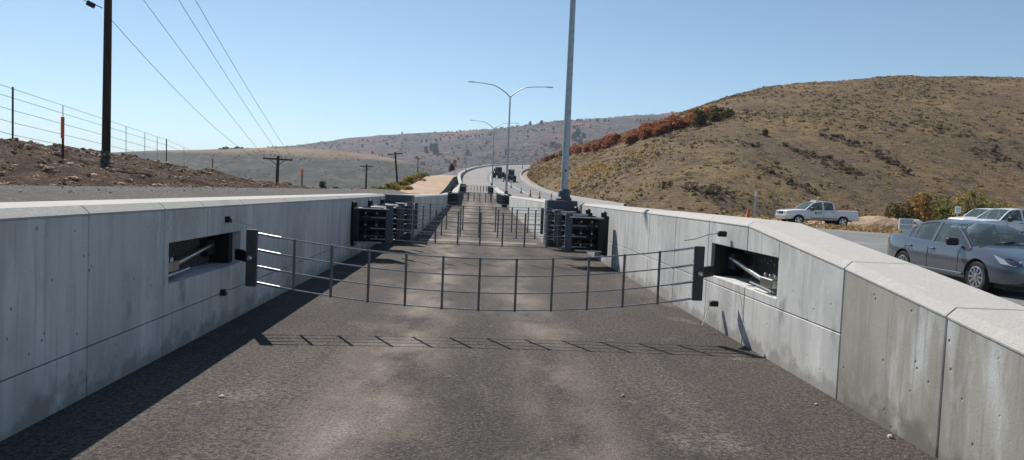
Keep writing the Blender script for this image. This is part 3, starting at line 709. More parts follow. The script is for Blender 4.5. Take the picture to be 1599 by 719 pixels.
mid_pt = loft(rf, rr, 160, 60, lambda v: .5 * v + .5 * (v * v * (3 - 2 * v)), 2.0, 'mid_hill', 'hill', seed=5, kscale=.004)
ff = [pv(x, 300, 950) for x in (-1200, -300, 200, 450, 620, 760, 850, 950, 1100, 1500, 2400)]
for p in ff: p.z = -7
fr = [pv(x, y, 1900) for x, y in ((-1200, 245), (-300, 246), (200, 238), (450, 227), (620, 213), (760, 205), (850, 195), (950, 188), (1100, 181), (1500, 200), (2400, 220))]
far_pt = loft(ff, fr, 260, 100, lambda v: .35 * v + .65 * (v * v * (3 - 2 * v)), 9, 'far', 'hill', seed=9, kscale=.0025)

# ---------------------------------------------------------------- vegetation
def tuft(m, c, r, h, n, ls, mi=0, flat=1.0):
    for _ in range(n):
        a = rng.uniform(0, 2 * math.pi); e_ = rng.random() ** .5; zz = rng.random()
        rad = r * math.sqrt(max(.05, 1 - (zz * .95) ** 2)) * (.45 + .55 * e_)
        p = Vector((c[0] + math.cos(a) * rad, c[1] + math.sin(a) * rad, c[2] + zz * h))
        u = Vector((rng.gauss(0, 1), rng.gauss(0, 1), rng.gauss(0, 1) * flat)).normalized(); w = u.cross(Vector((rng.gauss(0, 1), rng.gauss(0, 1), rng.gauss(0, 1)))).normalized()
        s_ = ls * rng.uniform(.6, 1.4)
        m.add([p - u * s_ - w * s_ * .6, p + u * s_ * .9 - w * s_ * .5, p + u * s_ + w * s_ * .7, p - u * s_ * .7 + w * s_ * .6], [(0, 1, 2, 3)], mi)
# sage and grass clumps over the hill: nobody could count them
sg_ = MB(); gr = MB(); dk = MB()
n = 0
for _ in range(24000):
    u = .06 + .86 * rng.random() ** .9; v = rng.random() ** 1.15 * 1.02
    p = hill_pt(u, v)
    if p.y < 30: continue
    dn = nz(p.x, p.y, .035, 21)
    if rng.random() > .55 + dn * .9: continue
    r_ = rng.uniform(.16, .42) * min(1.5, .55 + p.y / 180)
    if dn > .08 and rng.random() < .34: tuft(dk, p - Vector((0, 0, .08)), r_ * 1.1, r_ * .5, 7, r_ * .42, 0, .5)
    elif rng.random() < .38: tuft(sg_, p - Vector((0, 0, .08)), r_, r_ * .5, 7, r_ * .42, 0, .5)
    else: tuft(gr, p - Vector((0, 0, .1)), r_, r_ * .45, 6, r_ * .4, 0, .4)
def shrub_proto(name, mat, r, h, n, ls, label, cat, group, seed):
    rng.seed(seed)
    e = empty(name, (0, 0, 0), label, cat, group)
    m = MB()
    for _ in range(6):
        a = rng.uniform(0, 6.3); q = rng.uniform(0, r * .6)
        c = (math.cos(a) * q, math.sin(a) * q, rng.uniform(.05, .3) * h)
        tuft(m, c, r * rng.uniform(.4, .65), h * rng.uniform(.5, .8), n // 6, ls)
    m.build('crown', mat, e)
    t = MB()
    for _ in range(4):
        a = rng.uniform(0, 6.3); t.tube([(0, 0, -.2), (math.cos(a) * r * .25, math.sin(a) * r * .25, h * .4), (math.cos(a) * r * .4, math.sin(a) * r * .4, h * .75)], [.07, .05, .02], 5)
    t.build('trunk', 'trunk', e)
    return e
G = 'rusty autumn shrubs in the band along the hill crest'
pro = [shrub_proto('autumn_shrub', 'leaf_rust', 2.0, 3.0, 300, .24, 'rust brown autumn shrub in the dense band below the hill crest', 'shrub', G, 1),
       shrub_proto('autumn_shrub', 'leaf_red', 1.8, 2.8, 300, .24, 'dark red autumn shrub in the dense band below the hill crest', 'shrub', G, 2),
       shrub_proto('autumn_shrub', 'leaf_olive', 2.3, 3.2, 300, .26, 'olive brown shrub among the red ones in the band below the hill crest', 'shrub', G, 3)]
used = [False] * 3
rng.seed(5)
def place(proto_list, used, k, p, s_, rz):
    o = proto_list[k] if not used[k] else copy_tree(proto_list[k])
    used[k] = True; o.location = p; o.scale = (s_, s_, s_ * rng.uniform(.8, 1.1)); o.rotation_euler = (0, 0, rz); return o
def find_hill(px, py):
    """walk along the ray from the camera to the hill"""
    best = None
    for i in range(0, 161):
        for j in range(0, 61):
            pass
    return best
# projected grid of the hill, to look up the surface under a photo position
from mathutils.kdtree import KDTree
def proj(p):
    q = ROT.transposed() @ (p - Vector((0, 0, EYE)))
    return (799.5 + F * q.x / -q.z, 359.5 - F * q.y / -q.z)
pts = []
for i in range(241):
    for j in range(101):
        p = hill_pt(i / 240, j / 100)
        if p.y > 20: pts.append((proj(p), p))
kd = KDTree(len(pts))
for i, (q, p) in enumerate(pts): kd.insert((q[0], q[1], 0), i)
kd.balance()
def on_hill(px, py): return pts[kd.find((px, py, 0))[1]][1].copy()
band = [(848, 253), (870, 246), (890, 240), (905, 237), (920, 234), (940, 231), (960, 227), (985, 220), (1005, 214), (1020, 209), (1040, 203), (1060, 198), (1080, 194), (1100, 189), (1120, 186), (1140, 181)]
for _ in range(100):
    k = rng.random() * (len(band) - 1); i = int(k); f = k - i
    x = band[i][0] + (band[i + 1][0] - band[i][0]) * f; y = band[i][1] + (band[i + 1][1] - band[i][1]) * f
    p = on_hill(x + rng.gauss(0, 2), y + rng.uniform(-4, 4) * (1 if x > 870 else .4))
    kind = 2 if (x > 1112 or rng.random() < .08) else (1 if rng.random() < .45 else 0)
    place(pro, used, kind, p - Vector((0, 0, .2)), rng.uniform(.5, .95) * (1 if x > 880 else .7), rng.uniform(0, 6))
rng.seed(77)
for k, (line, n_, sp) in enumerate((([(1285, 209), (1310, 216), (1345, 228), (1375, 246), (1405, 270)], 420, 3.5), ([(1222, 230), (1260, 240), (1300, 256), (1335, 274)], 300, 2.5), ([(1440, 195), (1470, 205), (1500, 214)], 100, 4), ([(1520, 235), (1560, 245), (1598, 258)], 160, 4), ([(1080, 228), (1130, 222), (1180, 230)], 140, 3), ([(1060, 292), (1100, 296), (1135, 300)], 160, 3), ([(1180, 262), (1230, 285), (1270, 300)], 150, 5), ([(1380, 130), (1450, 131), (1560, 138)], 120, 3), ([(1400, 190), (1450, 196), (1560, 222)], 150, 6))):
    for _ in range(n_ // 3):
        t = rng.random() * (len(line) - 1); i = int(t); f = t - i
        x = line[i][0] * (1 - f) + line[i + 1][0] * f + rng.gauss(0, 3); y = line[i][1] * (1 - f) + line[i + 1][1] * f + rng.gauss(0, sp)
        p = on_hill(x, y) + Vector((rng.uniform(-1.5, 1.5), rng.uniform(-1, 1), -.15)); r_ = rng.uniform(.25, .6)
        tuft(dk, p, r_, r_ * .55, 8, r_ * .42, 0, .6)
yg = MB()
for (x0, y0, sx, sy, n_) in ((920, 268, 25, 9, 420), (945, 262, 22, 5, 260), (890, 285, 14, 5, 200), (905, 236, 25, 4, 100), (1000, 240, 40, 6, 160), (870, 270, 15, 6, 140)):
    for _ in range(n_ // 3):
        p = on_hill(rng.gauss(x0, sx * .6), rng.gauss(y0, sy * .6)) + Vector((rng.uniform(-1, 1), rng.uniform(-1, 1), -.05)); r_ = rng.uniform(.2, .45)
        tuft(yg, p, r_, r_ * .5, 7, r_ * .4)
tag(yg.build('yellow_grass', 'gold_weed'), 'golden yellow weeds low on the left end of the hill', 'weeds', kind='stuff')
tag(sg_.build('sagebrush', 'sage'), 'grey brown sagebrush scattered over the hill', 'sagebrush', kind='stuff')
tag(gr.build('dry_grass', 'grass_dry'), 'dry straw coloured grass clumps over the hill', 'grass', kind='stuff')
tag(dk.build('dark_scrub', 'scrub'), 'dark olive scrub in patches and bands on the hill', 'scrub', kind='stuff')

# lone dark shrub and small green ones
for (x, y, s_, lab) in ((1195, 213, .5, 'lone small dark shrub standing alone on the open upper hillside'), (1094, 195, 1.2, 'larger dark round shrub at the lower edge of the red band')):
    o = shrub_proto('dark_shrub', 'leaf_olive', 1.6, 2.4, 300, .22, lab, 'shrub', None, int(x)); o.location = on_hill(x, y); o.scale = (s_, s_, s_)
# autumn tree and bushes behind the parked cars
def bush(name, px, py, D, mat, r, h, lab, seed, z=None, n=900, ls=.11):
    p = at(px, py, D); k_ = .72 if 40 <= seed < 60 else 1
    o = shrub_proto(name, mat, r * k_, h * k_, n, ls * k_, lab, 'bush', None, seed); o.location = (p.x, p.y, p.z if z is None else z); return o
bush('autumn_tree', 1437, 345, 60, 'leaf_orange', 1.5, 3.7, 'orange and yellow small tree at the foot of the hill', 21, 0)
bush('bush', 1462, 343, 64, 'leaf_green', 2.2, 3.0, 'green bush just right of the small orange tree', 22, 0)
bush('bush', 1505, 345, 68, 'leaf_yellow', 1.9, 4.0, 'yellow green bush above the white sign at the hill foot', 23, 0)
bush('bush', 1530, 343, 68, 'leaf_green', 2.6, 3.0, 'wide olive bush above the white pickups', 24, 0)
bush('bush', 1410, 343, 60, 'leaf_olive', 1.5, 2.0, 'low dull bush left of the small orange tree', 25, 0)
bush('bush', 1585, 340, 74, 'grass_dry', 2.6, 2.4, 'pale straw coloured bush at the far right behind the pickups', 26, 0)
bush('bush', 1125, 330, 72, 'leaf_green', 1.6, .8, 'low green weeds showing just above the right wall', 27, .2)
# yellow shrubs by the dirt track on the left
for i, (px, py, D, mt, r, h) in enumerate(((612, 300, 62, 'leaf_yellow', 1.1, 1.2), (628, 296, 72, 'leaf_green', 1.2, 1.3), (640, 290, 80, 'leaf_yellow', 1.3, 1.5), (650, 286, 90, 'leaf_yellow', 1.3, 1.6), (660, 282, 98, 'leaf_green', 1.2, 1.5), (595, 303, 58, 'leaf_green', 1.2, .9), (637, 300, 66, 'leaf_orange', .9, .8), (655, 290, 84, 'leaf_orange', 1.0, 1.0))):
    bush('bush', px, py, D, mt, r, h, ['yellow bush nearest the wall, below the leaning pole', 'green bush right of the leaning pole foot', 'yellow bush midway along the left edge of the dirt track', 'tall yellow bush near the top of the dirt track', 'green bush at the top end of the dirt track', 'low green bush left of the leaning pole foot', 'small orange bush beside the lower dirt track', 'small orange bush beside the upper dirt track'][i], 40 + i, None, 500, .12)
for i, (px, py, D, mt, r, h) in enumerate(((503, 305, 190, 'leaf_dark', 1.3, 3.6), (524, 305, 220, 'leaf_dark', 1.5, 2.6), (470, 304, 150, 'leaf_rust', 1.3, 1.8), (487, 304, 160, 'leaf_orange', 1.5, 1.6), (446, 304, 130, 'leaf_olive', 2, 1.0), (406, 303, 90, 'leaf_rust', 1.6, .8), (706, 272, 240, 'leaf_dark', 1.4, 3.5))):
    bush('bush', px, py, D, mt, r, h, ['dark square evergreen bush in the valley above the left wall', 'dark pointed evergreen right of the squarer one in the valley', 'rust coloured bush under the red flagged stake', 'orange bush between the flagged stake and the dark evergreen', 'low olive bush right of the crossarm pole', 'low rust bush left of the crossarm pole', 'dark blue green bush behind the top of the dirt track'][i], 60 + i, None, 400, .2)
# far trees on the distant hills
jp = [shrub_proto('juniper_tree', 'leaf_dark', 5, 11, 160, 1.3, 'dark evergreen dot on the distant grey hills', 'tree', 'evergreens dotted over the distant hills', 80)]
ju = [False]
fpts = []
for i in range(201):
    for j in range(61):
        p = far_pt(i / 200, j / 60)
        fpts.append((proj(p), p))
kf = KDTree(len(fpts))
for i, (q, p) in enumerate(fpts): kf.insert((q[0], q[1], 0), i)
kf.balance()
rng.seed(12)
spots = [(683, 238, 2.0), (675, 236, 1.3), (666, 238, 1.2), (726, 243, 1.2), (903, 213, 1.7), (897, 220, 1.4), (895, 232, 1.4), (790, 240, .9), (905, 225, 1.3), (846, 195, 1.1), (830, 196, .9), (760, 225, .8), (912, 216, 1.2)]
spots += [(rng.uniform(560, 1040), rng.uniform(205, 262), rng.uniform(.35, .6)) for _ in range(40)]
spots += [(x, 236 - (x - 500) * .09 if x < 900 else 190, rng.uniform(.4, .7)) for x in [rng.uniform(560, 1050) for _ in range(40)]]
for x, y, s_ in spots:
    p = fpts[kf.find((x, y, 0))[1]][1].copy(); place(jp, ju, 0, p - Vector((0, 0, .5)), s_ * p.y / 1500, rng.uniform(0, 6))
fs_ = MB()
for _ in range(4500):
    p = far_pt(rng.random(), rng.random() ** .8)
    if nz(p.x, p.y, .004, 31) + rng.uniform(-.25, .25) < -.05: continue
    q = rng.uniform(1.6, 4.2); tuft(fs_, p - Vector((0, 0, .6)), q, q * .8, 5, q * .5)
for _ in range(3000):
    p = mid_pt(rng.random(), rng.random() * .8)
    if nz(p.x, p.y, .008, 33) + rng.uniform(-.2, .2) < .02: continue
    q = rng.uniform(.8, 1.8); tuft(fs_, p - Vector((0, 0, .4)), q, q * .6, 4, q * .5)
tag(fs_.build('distant_scrub', 'scrub'), 'dull scrub speckling the distant hills', 'scrub', kind='stuff')
jr = [shrub_proto('ridge_tree', 'leaf_dark', 4.5, 6, 160, 1.1, 'dark tree in the small clump on the tan hill crest', 'tree', 'trees in the clump on the tan hill crest', 81)]
jq = [False]
for x in (344, 350, 355, 361, 367, 372, 379, 387):
    place(jr, jq, 0, at(x, 236, 1000), rng.uniform(.7, 1.1), rng.uniform(0, 6))
fm = [shrub_proto('maple_thicket', 'leaf_red', 9, 7, 200, 2.0, 'faded red thicket low on the distant hill', 'thicket', 'faded red thickets on the distant hills', 82)]
fu = [False]
for x, y in ((630, 262), (640, 263), (650, 262), (662, 264), (672, 266), (875, 228), (868, 231), (858, 229), (880, 222), (865, 226), (850, 228), (655, 258), (890, 236)):
    p = fpts[kf.find((x, y, 0))[1]][1].copy(); place(fm, fu, 0, p, rng.uniform(.5, .9), rng.uniform(0, 6))

# soil clods and rocks on the left bank
rng.seed(31)
cl = MB()
for _ in range(5200):
    s_ = -rng.uniform(5.9, 17); D = rng.uniform(3, 58)
    r_ = rng.choice((.02, .03, .03, .04, .05, .06, .08)) * rng.uniform(.7, 1.3)
    cl.rock((s_ + cen(D), D, gz(s_, D) + r_ * .2), r_)
for _ in range(70):
    s_ = -rng.uniform(11, 14); D = rng.uniform(12, 50); r_ = rng.uniform(.05, .14)
    cl.rock((s_ + cen(D), D, gz(s_, D) + r_ * .2), r_)
tag(cl.build('soil_clods', 'clod'), 'brown clods and stones strewn over the soil bank', 'clods', kind='stuff')
gv = MB()
for _ in range(1200):
    s_ = -rng.uniform(3.65, 6.0); D = 2 + 40 * rng.random() ** 1.5; r_ = rng.uniform(.006, .018)
    gv.rock((s_ + cen(D), D, gz(s_, D) + r_ * .3), r_)
tag(gv.build('shoulder_gravel', 'rock'), 'grey gravel along the outer edge of the left wall', 'gravel', kind='stuff')
# loose chips on the ramp
ch = MB()
for _ in range(2200):
    D = 2.5 + 20 * rng.random() ** 1.8; s_ = rng.uniform(-2.85, 3.05); r_ = rng.uniform(.0025, .006)
    ch.rock((s_, D, r_ * .4), r_)
tag(ch.build('loose_chips', 'rock'), 'fine stone chips loose on the ramp surface', 'stone chips', kind='stuff')
def gpoint(px, py, z=0):
    d = ROT @ Vector((px - 799.5, -(py - 359.5), -F)); t = (z - EYE) / d.z; return Vector((d.x * t, d.y * t, z))
for px, py, r_, lab in ((346, 621, .022, 'pale stone on the left side of the ramp floor'), (973, 620, .022, 'pale stone right of the centre of the ramp floor'), (1390, 684, .028, 'largest pale stone beside the foot of the right wall'), (1148, 563, .014, 'tiny yellowish stone near the net shadow on the right'), (1275, 633, .015, 'small flat stone between the net shadow and the near right wall')):
    m = MB(); m.rock((0, 0, 0), r_); o = m.build('stone', 'stone_pale'); o.location = gpoint(px, py) + Vector((0, 0, r_ * .4)); tag(o, lab, 'stone', 'pale stones on the ramp floor')
# ---------------------------------------------------------------- cones and small roadside things
def cone_proto():
    e = empty('traffic_cone', (0, 0, 0), '', 'traffic cone', 'orange traffic cones on the climbing road')
    m = MB(); m.lathe([(.17, .04), (.04, .95), (.03, .97)], (0, 0, 0), 14); m.build('cone_body', 'orange', e, smooth=True)
    m = MB(); m.lathe([(.1245, .4), (.095, .6)], (0, 0, 0), 14); m.build('reflective_band', 'white_band', e)
    m = MB(); m.box((0, 0, .02), (.42, .42, .04)); m.build('foot', 'rubber', e, bevel=.01)
    return e
cp = cone_proto()
for i, D in enumerate((74, 87, 101, 119, 142, 170)):
    o = cp if i == 0 else copy_tree(cp)
    x = 7.2; o.location = (x + cen(D), D, zr(D) + .004)
    o['label'] = f'orange traffic cone, {["nearest", "second", "third", "fourth", "fifth", "farthest"][i]} in the row on the climbing road'
o = copy_tree(cp); p = at(1168, 345, 38); o.location = (p.x, p.y, .3); o['label'] = 'orange cone with only its tip showing above the right wall'; o.location.z = zr(38)+.0; o.scale = (2.0, 2.0, 1.12)
o.scale = (1.3, 1.3, 1.2)
# barrel
e = empty('traffic_drum', (11.0 * .62 + 1.1, 68, zr(68)), 'orange drum just above the nearest dark block', 'traffic drum')
m = MB(); m.lathe([(.3, 0), (.29, .3), (.26, .32), (.25, .6), (.22, .62), (.2, 1.0), (.1, 1.05)], (0, 0, 0), 16); m.build('drum_body', 'orange', e, smooth=True)
m = MB(); m.lathe([(.262, .42), (.258, .56)], (0, 0, 0), 16); m.build('reflective_band', 'white_band', e)
# marker post and white sign
p = at(1178, 338, 40); e = empty('marker_post', (p.x, p.y, 0), 'thin grey post standing behind the right wall left of the pickup', 'post')
m = MB(); m.tube([(0, 0, -.1), (0, 0, at(1178, 296, 40).z)], .045, 8); m.build('shaft', 'galv', e); m = MB(); m.box((0, -.04, at(1178, 303, 40).z), (.11, .02, .3)); m.build('reflector', 'white_band', e)
p = at(1494, 345, 52); e = empty('road_sign', (p.x, p.y, 0), 'small white square sign on a post left of the parked pickups', 'sign')
m = MB(); m.tube([(0, 0, -.1), (0, 0, at(1494, 322, 52).z)], .035, 8); m.build('sign_post', 'galv', e); z1 = at(1494, 328, 52).z
m = MB(); m.box((0, -.05, z1), (.42, .02, .5)); m.build('sign_face', 'white_band', e)
m = MB()
for k in range(3): m.box((0, -.063, z1 + .12 - k * .12), (.28, .004, .035))
m.build('lettering', 'black', e)
# white framed board behind the grey sedan
p = at(1408, 362, 33); e = empty('signal_board', (p.x, p.y, 0), 'white framed board with two grey panels behind the grey sedan', 'board')
zt = at(1408, 342, 33).z; zb = at(1408, 359, 33).z; cz = (zt + zb) / 2; hh = zt - zb
m = MB()
for dz in (-hh / 2, 0, hh / 2): m.box((.18, 0, cz + dz), (.62, .06, .05))
for dx in (-.13, .49): m.box((dx, 0, cz), (.05, .055, hh))
m.build('frame', 'white_paint', e)
m = MB(); m.box((.18, .005, cz + hh * .25), (.57, .02, hh * .42)); m.build('panel', 'galv', e); m = MB(); m.box((.18, .005, cz - hh * .25), (.57, .02, hh * .42)); m.build('panel', 'galv', e)
m = MB(); m.prism([(.6, -.3, cz + .2), (.6, .3, cz + .2), (1.1, .3, cz - .05), (1.1, -.3, cz - .05)], (0, 0, .05)); m.build('hood', 'white_paint', e)
m = MB(); m.tube([(.18, .1, 0), (.18, .1, cz)], .04, 8); m.build('leg', 'galv', e)
# construction sign far up
p = at(717, 286, 175); e = empty('work_sign', (p.x - 1.2, p.y, gz(-6, 175)), 'tiny yellow and orange roadwork sign by the left edge of the bend', 'sign')
m = MB(); m.tube([(0, 0, 0), (0, 0, 3.4)], .06, 6); m.build('sign_post', 'galv', e); m = MB(); m.box((0, -.08, 2.9), (.8, .04, .9)); m.build('sign_face', 'leaf_yellow', e); m = MB(); m.box((0, -.08, 2.1), (.7, .04, .5)); m.build('sign_plate', 'orange', e)
# dirt pile and dry grass by the lot
m = MB(); P = []
for i in range(25):
    row = []
    for j in range(25):
        x = (i / 24 - .5) * 14; y = (j / 24 - .5) * 5; q = max(0, 1 - (x / 7) ** 2) * max(0, 1 - (y / 2.5) ** 2)
        row.append((x, y, .95 * q ** .7 * (1 + .35 * nz(x, y, .5, 2)) - .1))
    P.append(row)
m.grid(P); o = m.build('dirt_mound', 'tan_dirt', smooth=True); o.location = at(1375, 345, 60); o.location.z = -.05; o['kind'] = 'structure'
rng.seed(55)
m = MB()
for _ in range(900):
    D = rng.uniform(40, 52); s_ = rng.uniform(18, 34) + (50 - D) * .3
    if s_ < sm(RW, D) + .4: continue
    r_ = rng.uniform(.12, .35); tuft(m, (s_, D, -.06), r_, r_ * 1.1, 8, r_ * .4)
for _ in range(700):
    D = rng.uniform(58, 72); s_ = rng.uniform(14, 50); r_ = rng.uniform(.15, .45); tuft(m, (s_, D, 0), r_, r_, 8, r_ * .4)
tag(m.build('roadside_grass', 'grass_dry'), 'dry grass tufts between the road and the gravel lot', 'grass', kind='stuff')
m = MB()
for _ in range(1600):
    D = rng.uniform(50, 150); x = rng.uniform(7, 17); r_ = rng.uniform(.15, .5)
    tuft(m, (-x + cen(D), D, gz(-x, D) - .05), r_, r_ * .9, 6, r_ * .45, rng.choice((0, 0, 1, 2)))
tag(m.build('slope_weeds', ['leaf_yellow', 'leaf_green', 'leaf_rust']), 'yellow green and rusty weeds on the slope left of the dirt track', 'weeds', kind='stuff')

# ---------------------------------------------------------------- vehicles
def bool_cut(o, cutters):
    for c in cutters:
        md = o.modifiers.new('b', 'BOOLEAN'); md.operation = 'DIFFERENCE'; md.object = c; md.solver = 'EXACT'
    dg = bpy.context.evaluated_depsgraph_get(); dg.update()
    me = bpy.data.meshes.new_from_object(o.evaluated_get(dg)); o.modifiers.clear(); o.data = me
    for c in cutters: bpy.data.objects.remove(c)
    me.polygons.foreach_set('use_smooth', [True] * len(me.polygons))
    me.set_sharp_from_angle(angle=R(30))
def resample(st, n):
    xs = np.array([s[0] for s in st], float); out = []
    X_ = np.linspace(0, len(st) - 1, n)
    for t in X_:
        i = min(len(st) - 2, int(t)); f = t - i
        a = st[max(0, i - 1)]; b_ = st[i]; c = st[i + 1]; d = st[min(len(st) - 1, i + 2)]
        out.append([.5 * (2 * q + (r_ - p) * f + (2 * p - 5 * q + 4 * r_ - s_) * f * f + (-p + 3 * q - 3 * r_ + s_) * f ** 3) for p, q, r_, s_ in zip(a, b_, c, d)])
    return out
def vehicle(P, root):
    # lower body loft; station = (x, halfwidth, z_bottom, z_top, crown)
    st = resample(P['stations'], 44); rows = []
    for x, w, zb, zt, cr in st:
        zm = zb + (zt - zb) * .55
        h = [(0, zb), (w * .8, zb), (w * .96, zb + .06), (w * 1.0, zb + (zt - zb) * .3), (w * 1.0, zm), (w * .985, zb + (zt - zb) * .8), (w * P['sh'], zt - .02), (w * (P['sh'] - .05), zt + .005), (w * .6, zt + cr * .7), (0, zt + cr)]
        ring = [(x, y, z) for y, z in h] + [(x, -y, z) for y, z in h[-2:0:-1]]
        rows.append(ring)
    m = MB(); n = len(rows[0])
    m.v = [p for r_ in rows for p in r_]
    for i in range(len(rows) - 1):
        for k in range(n): m.f.append((i * n + k, i * n + (k + 1) % n, (i + 1) * n + (k + 1) % n, (i + 1) * n + k))
    m.f.append(tuple(range(n))); m.f.append(tuple(range((len(rows) - 1) * n, len(rows) * n))[::-1]); m.m = [0] * len(m.f)
    body = m.build('body', P['paint'], root, smooth=True)
    cut = []
    for wx in P['wheels']:
        for sg in (-1, 1):
            c = MB(); c.lathe([(P['ar'], -.2), (P['ar'], .2)], (0, 0, 0), 28, 'y'); co = c.build('tmp', 'interior'); co.parent = root; co.location = (wx, sg * (P['w'] - .08), P['r'] + .01); cut.append(co)
    if 'bed' in P:
        x0, x1, z0 = P['bed']; c = MB(); c.box(((x0 + x1) / 2, 0, z0 + .5), (x1 - x0, P['w'] * 2 - .28, 1.0)); co = c.build('tmp', 'interior'); co.parent = root; cut.append(co)
    bpy.context.view_layer.update(); bool_cut(body, cut)
    # inner dark liners for arches and chassis
    m = MB(); m.box((0, 0, P['zb'] + .02), (P['L'] * .86, P['w'] * 1.5, .16)); m.build('chassis', 'interior', root)
    # greenhouse
    arc = resample([(x, z) for x, z in P['arc']], 33); hwf = lambda z: P['hb'] + (P['hr'] - P['hb']) * (z - P['zbelt']) / (P['zroof'] - P['zbelt'])
    parts = {'windshield': MB(), 'roof': MB(), 'rear_window': MB(), 'side_window': MB(), 'pillar': MB()}
    rows = []
    for x, z in arc:
        hw = hwf(z); rows.append([(x, y * hw, z - (abs(y) ** 3) * .035) for y in (-1, -.93, -.5, 0, .5, .93, 1)])
    for i in range(len(arc) - 1):
        xm = (arc[i][0] + arc[i + 1][0]) / 2
        key = 'windshield' if xm > P['xa'] else ('rear_window' if xm < P['xc'] else 'roof')
        parts[key].grid([rows[i][1:6], rows[i + 1][1:6]]); 
        parts['pillar'].grid([rows[i][0:2], rows[i + 1][0:2]]); parts['pillar'].grid([rows[i][5:7], rows[i + 1][5:7]])
    for sg in (-1, 1):
        for i in range(len(arc) - 1):
            x0, z0 = arc[i]; x1, z1 = arc[i + 1]; ed = .035
            lo = lambda x: P['zbelt'] + P['bslope'] * (P['arc'][0][0] - x)
            def Q(x, z, off=0): return (x, sg * (hwf(z) + off), z - .0)
            if z0 - ed < lo(x0) or z1 - ed < lo(x1): 
                parts['pillar'].add([Q(x0, lo(x0) - .08), Q(x1, lo(x1) - .08), Q(x1, z1 - .035), Q(x0, z0 - .035)], [(0, 1, 2, 3)]); continue
            xm = (x0 + x1) / 2
            fr = .075
            glass = not (any(abs(xm - bx) < bw for bx, bw in P['pillars'])) and xm > P['xq']
            parts['pillar'].add([Q(x0, z0 - .035), Q(x1, z1 - .035), Q(x1, max(lo(x1), z1 - fr)), Q(x0, max(lo(x0), z0 - fr))], [(0, 1, 2, 3)])
            tgt = parts['side_window'] if glass else parts['pillar']
            o_ = -.012 if glass else 0
            if z0 - fr > lo(x0) or z1 - fr > lo(x1): tgt.add([Q(x0, max(lo(x0), z0 - fr), o_), Q(x1, max(lo(x1), z1 - fr), o_), Q(x1, lo(x1) - .06, o_), Q(x0, lo(x0) - .06, o_)], [(0, 1, 2, 3)])
    for k, m in parts.items():
        if not m.v: continue
        if k in ('side_window', 'pillar'):
            # one object per connected pane / side
            keyf = {}
            for f in m.f:
                xs = sum(m.v[i][0] for i in f) / len(f); ys = sum(m.v[i][1] for i in f)
                kk = ys > 0
                if k == 'side_window': kk = (kk, sum(xs < bx for bx, bw in P['pillars'] if bw > 0))
                keyf.setdefault(kk, []).append(f)
            for kk, fl in keyf.items():
                q = MB(); q.v = m.v; q.f = fl; q.m = [0] * len(fl)
                used_ = sorted({i for f in fl for i in f}); mp_ = {i: n_ for n_, i in enumerate(used_)}
                q.v = [m.v[i] for i in used_]; q.f = [tuple(mp_[i] for i in f) for f in fl]
                q.build('side_window' if k == 'side_window' else 'cabin_frame', 'glass' if k == 'side_window' else P['paint'], root)
        else: m.build(k, 'glass' if 'w' == k[0] or 'window' in k else P['paint'], root, smooth=True)
    # seats, dash, wheel
    xa = P['arc'][0][0]
    m = MB(); m.box((xa - .15, 0, P['zbelt'] - .06), (.5, P['hb'] * 1.8, .14)); m.build('dashboard', 'interior', root, bevel=.03)
    for x in P['seats']:
        for y in (-.38, .38):
            m = MB(); m.box((x, y, P['zbelt'] - .08), (.16, .48, .5), Matrix.Rotation(R(-12), 3, 'Y')); m.box((x - .08, y, P['zbelt'] + .23), (.1, .26, .18)); m.build('seat', 'interior', root, bevel=.04)
    m = MB(); m.lathe([(.17, 0), (.19, .015), (.17, .03)], (xa - .45, .38, P['zbelt'] - .02), 16, 'x'); m.build('steering_wheel', 'black', root)
    # wheels
    for wx in P['wheels']:
        for sg in (-1, 1):
            r_ = P['r']; y0 = sg * (P['w'] - .12)
            t = MB(); t.lathe([(r_ * .68, -.1), (r_ * .93, -.11), (r_, -.08), (r_, .08), (r_ * .93, .11), (r_ * .68, .1)], (wx, y0, r_), 28, 'y'); wh = t.build('wheel', 'rubber', root, smooth=True)
            t = MB(); t.lathe([(r_ * .7, .05), (r_ * .69, .1), (r_ * .62, .105), (r_ * .6, .05)] if sg > 0 else [(r_ * .7, -.05), (r_ * .69, -.1), (r_ * .62, -.105), (r_ * .6, -.05)], (wx, y0, r_), 28, 'y')
            for k in range(P['spokes']):
                a = 2 * math.pi * k / P['spokes']; c = Vector((math.cos(a), 0, math.sin(a)))
                t.box(Vector((wx, y0 + sg * .09, r_)) + c * r_ * .35, (r_ * .62, .03, r_ * (.13 if P['spokes'] > 6 else .24)), Matrix.Rotation(-a, 3, 'Y'))
            t.lathe([(r_ * .16, sg * .07), (r_ * .15, sg * .115)], (wx, y0, r_), 12, 'y')
            t.build('rim', 'rim', wh)
            t = MB(); t.lathe([(r_ * .62, sg * .02), (r_ * .62, sg * .04)], (wx, y0, r_), 20, 'y'); t.build('brake_disc', 'black', wh)
            t = MB(); t.lathe([(P['ar'] - .01, -.12 if sg > 0 else -.0), (P['ar'] - .01, .0 if sg > 0 else .12)], (wx, sg * (P['w'] - .28), r_), 20, 'y'); t.build('arch_liner', 'rubber', root)
    # mirrors
    for sg in (-1, 1):
        m = MB(); m.box((P['mx'], sg * (P['w'] + .1), P['zbelt'] + .07), (.12, .24, P.get('mh', .16)), Matrix.Rotation(sg * .2, 3, 'Z')); m.build('side_mirror', P.get('mirmat', 'black'), root, bevel=.03)
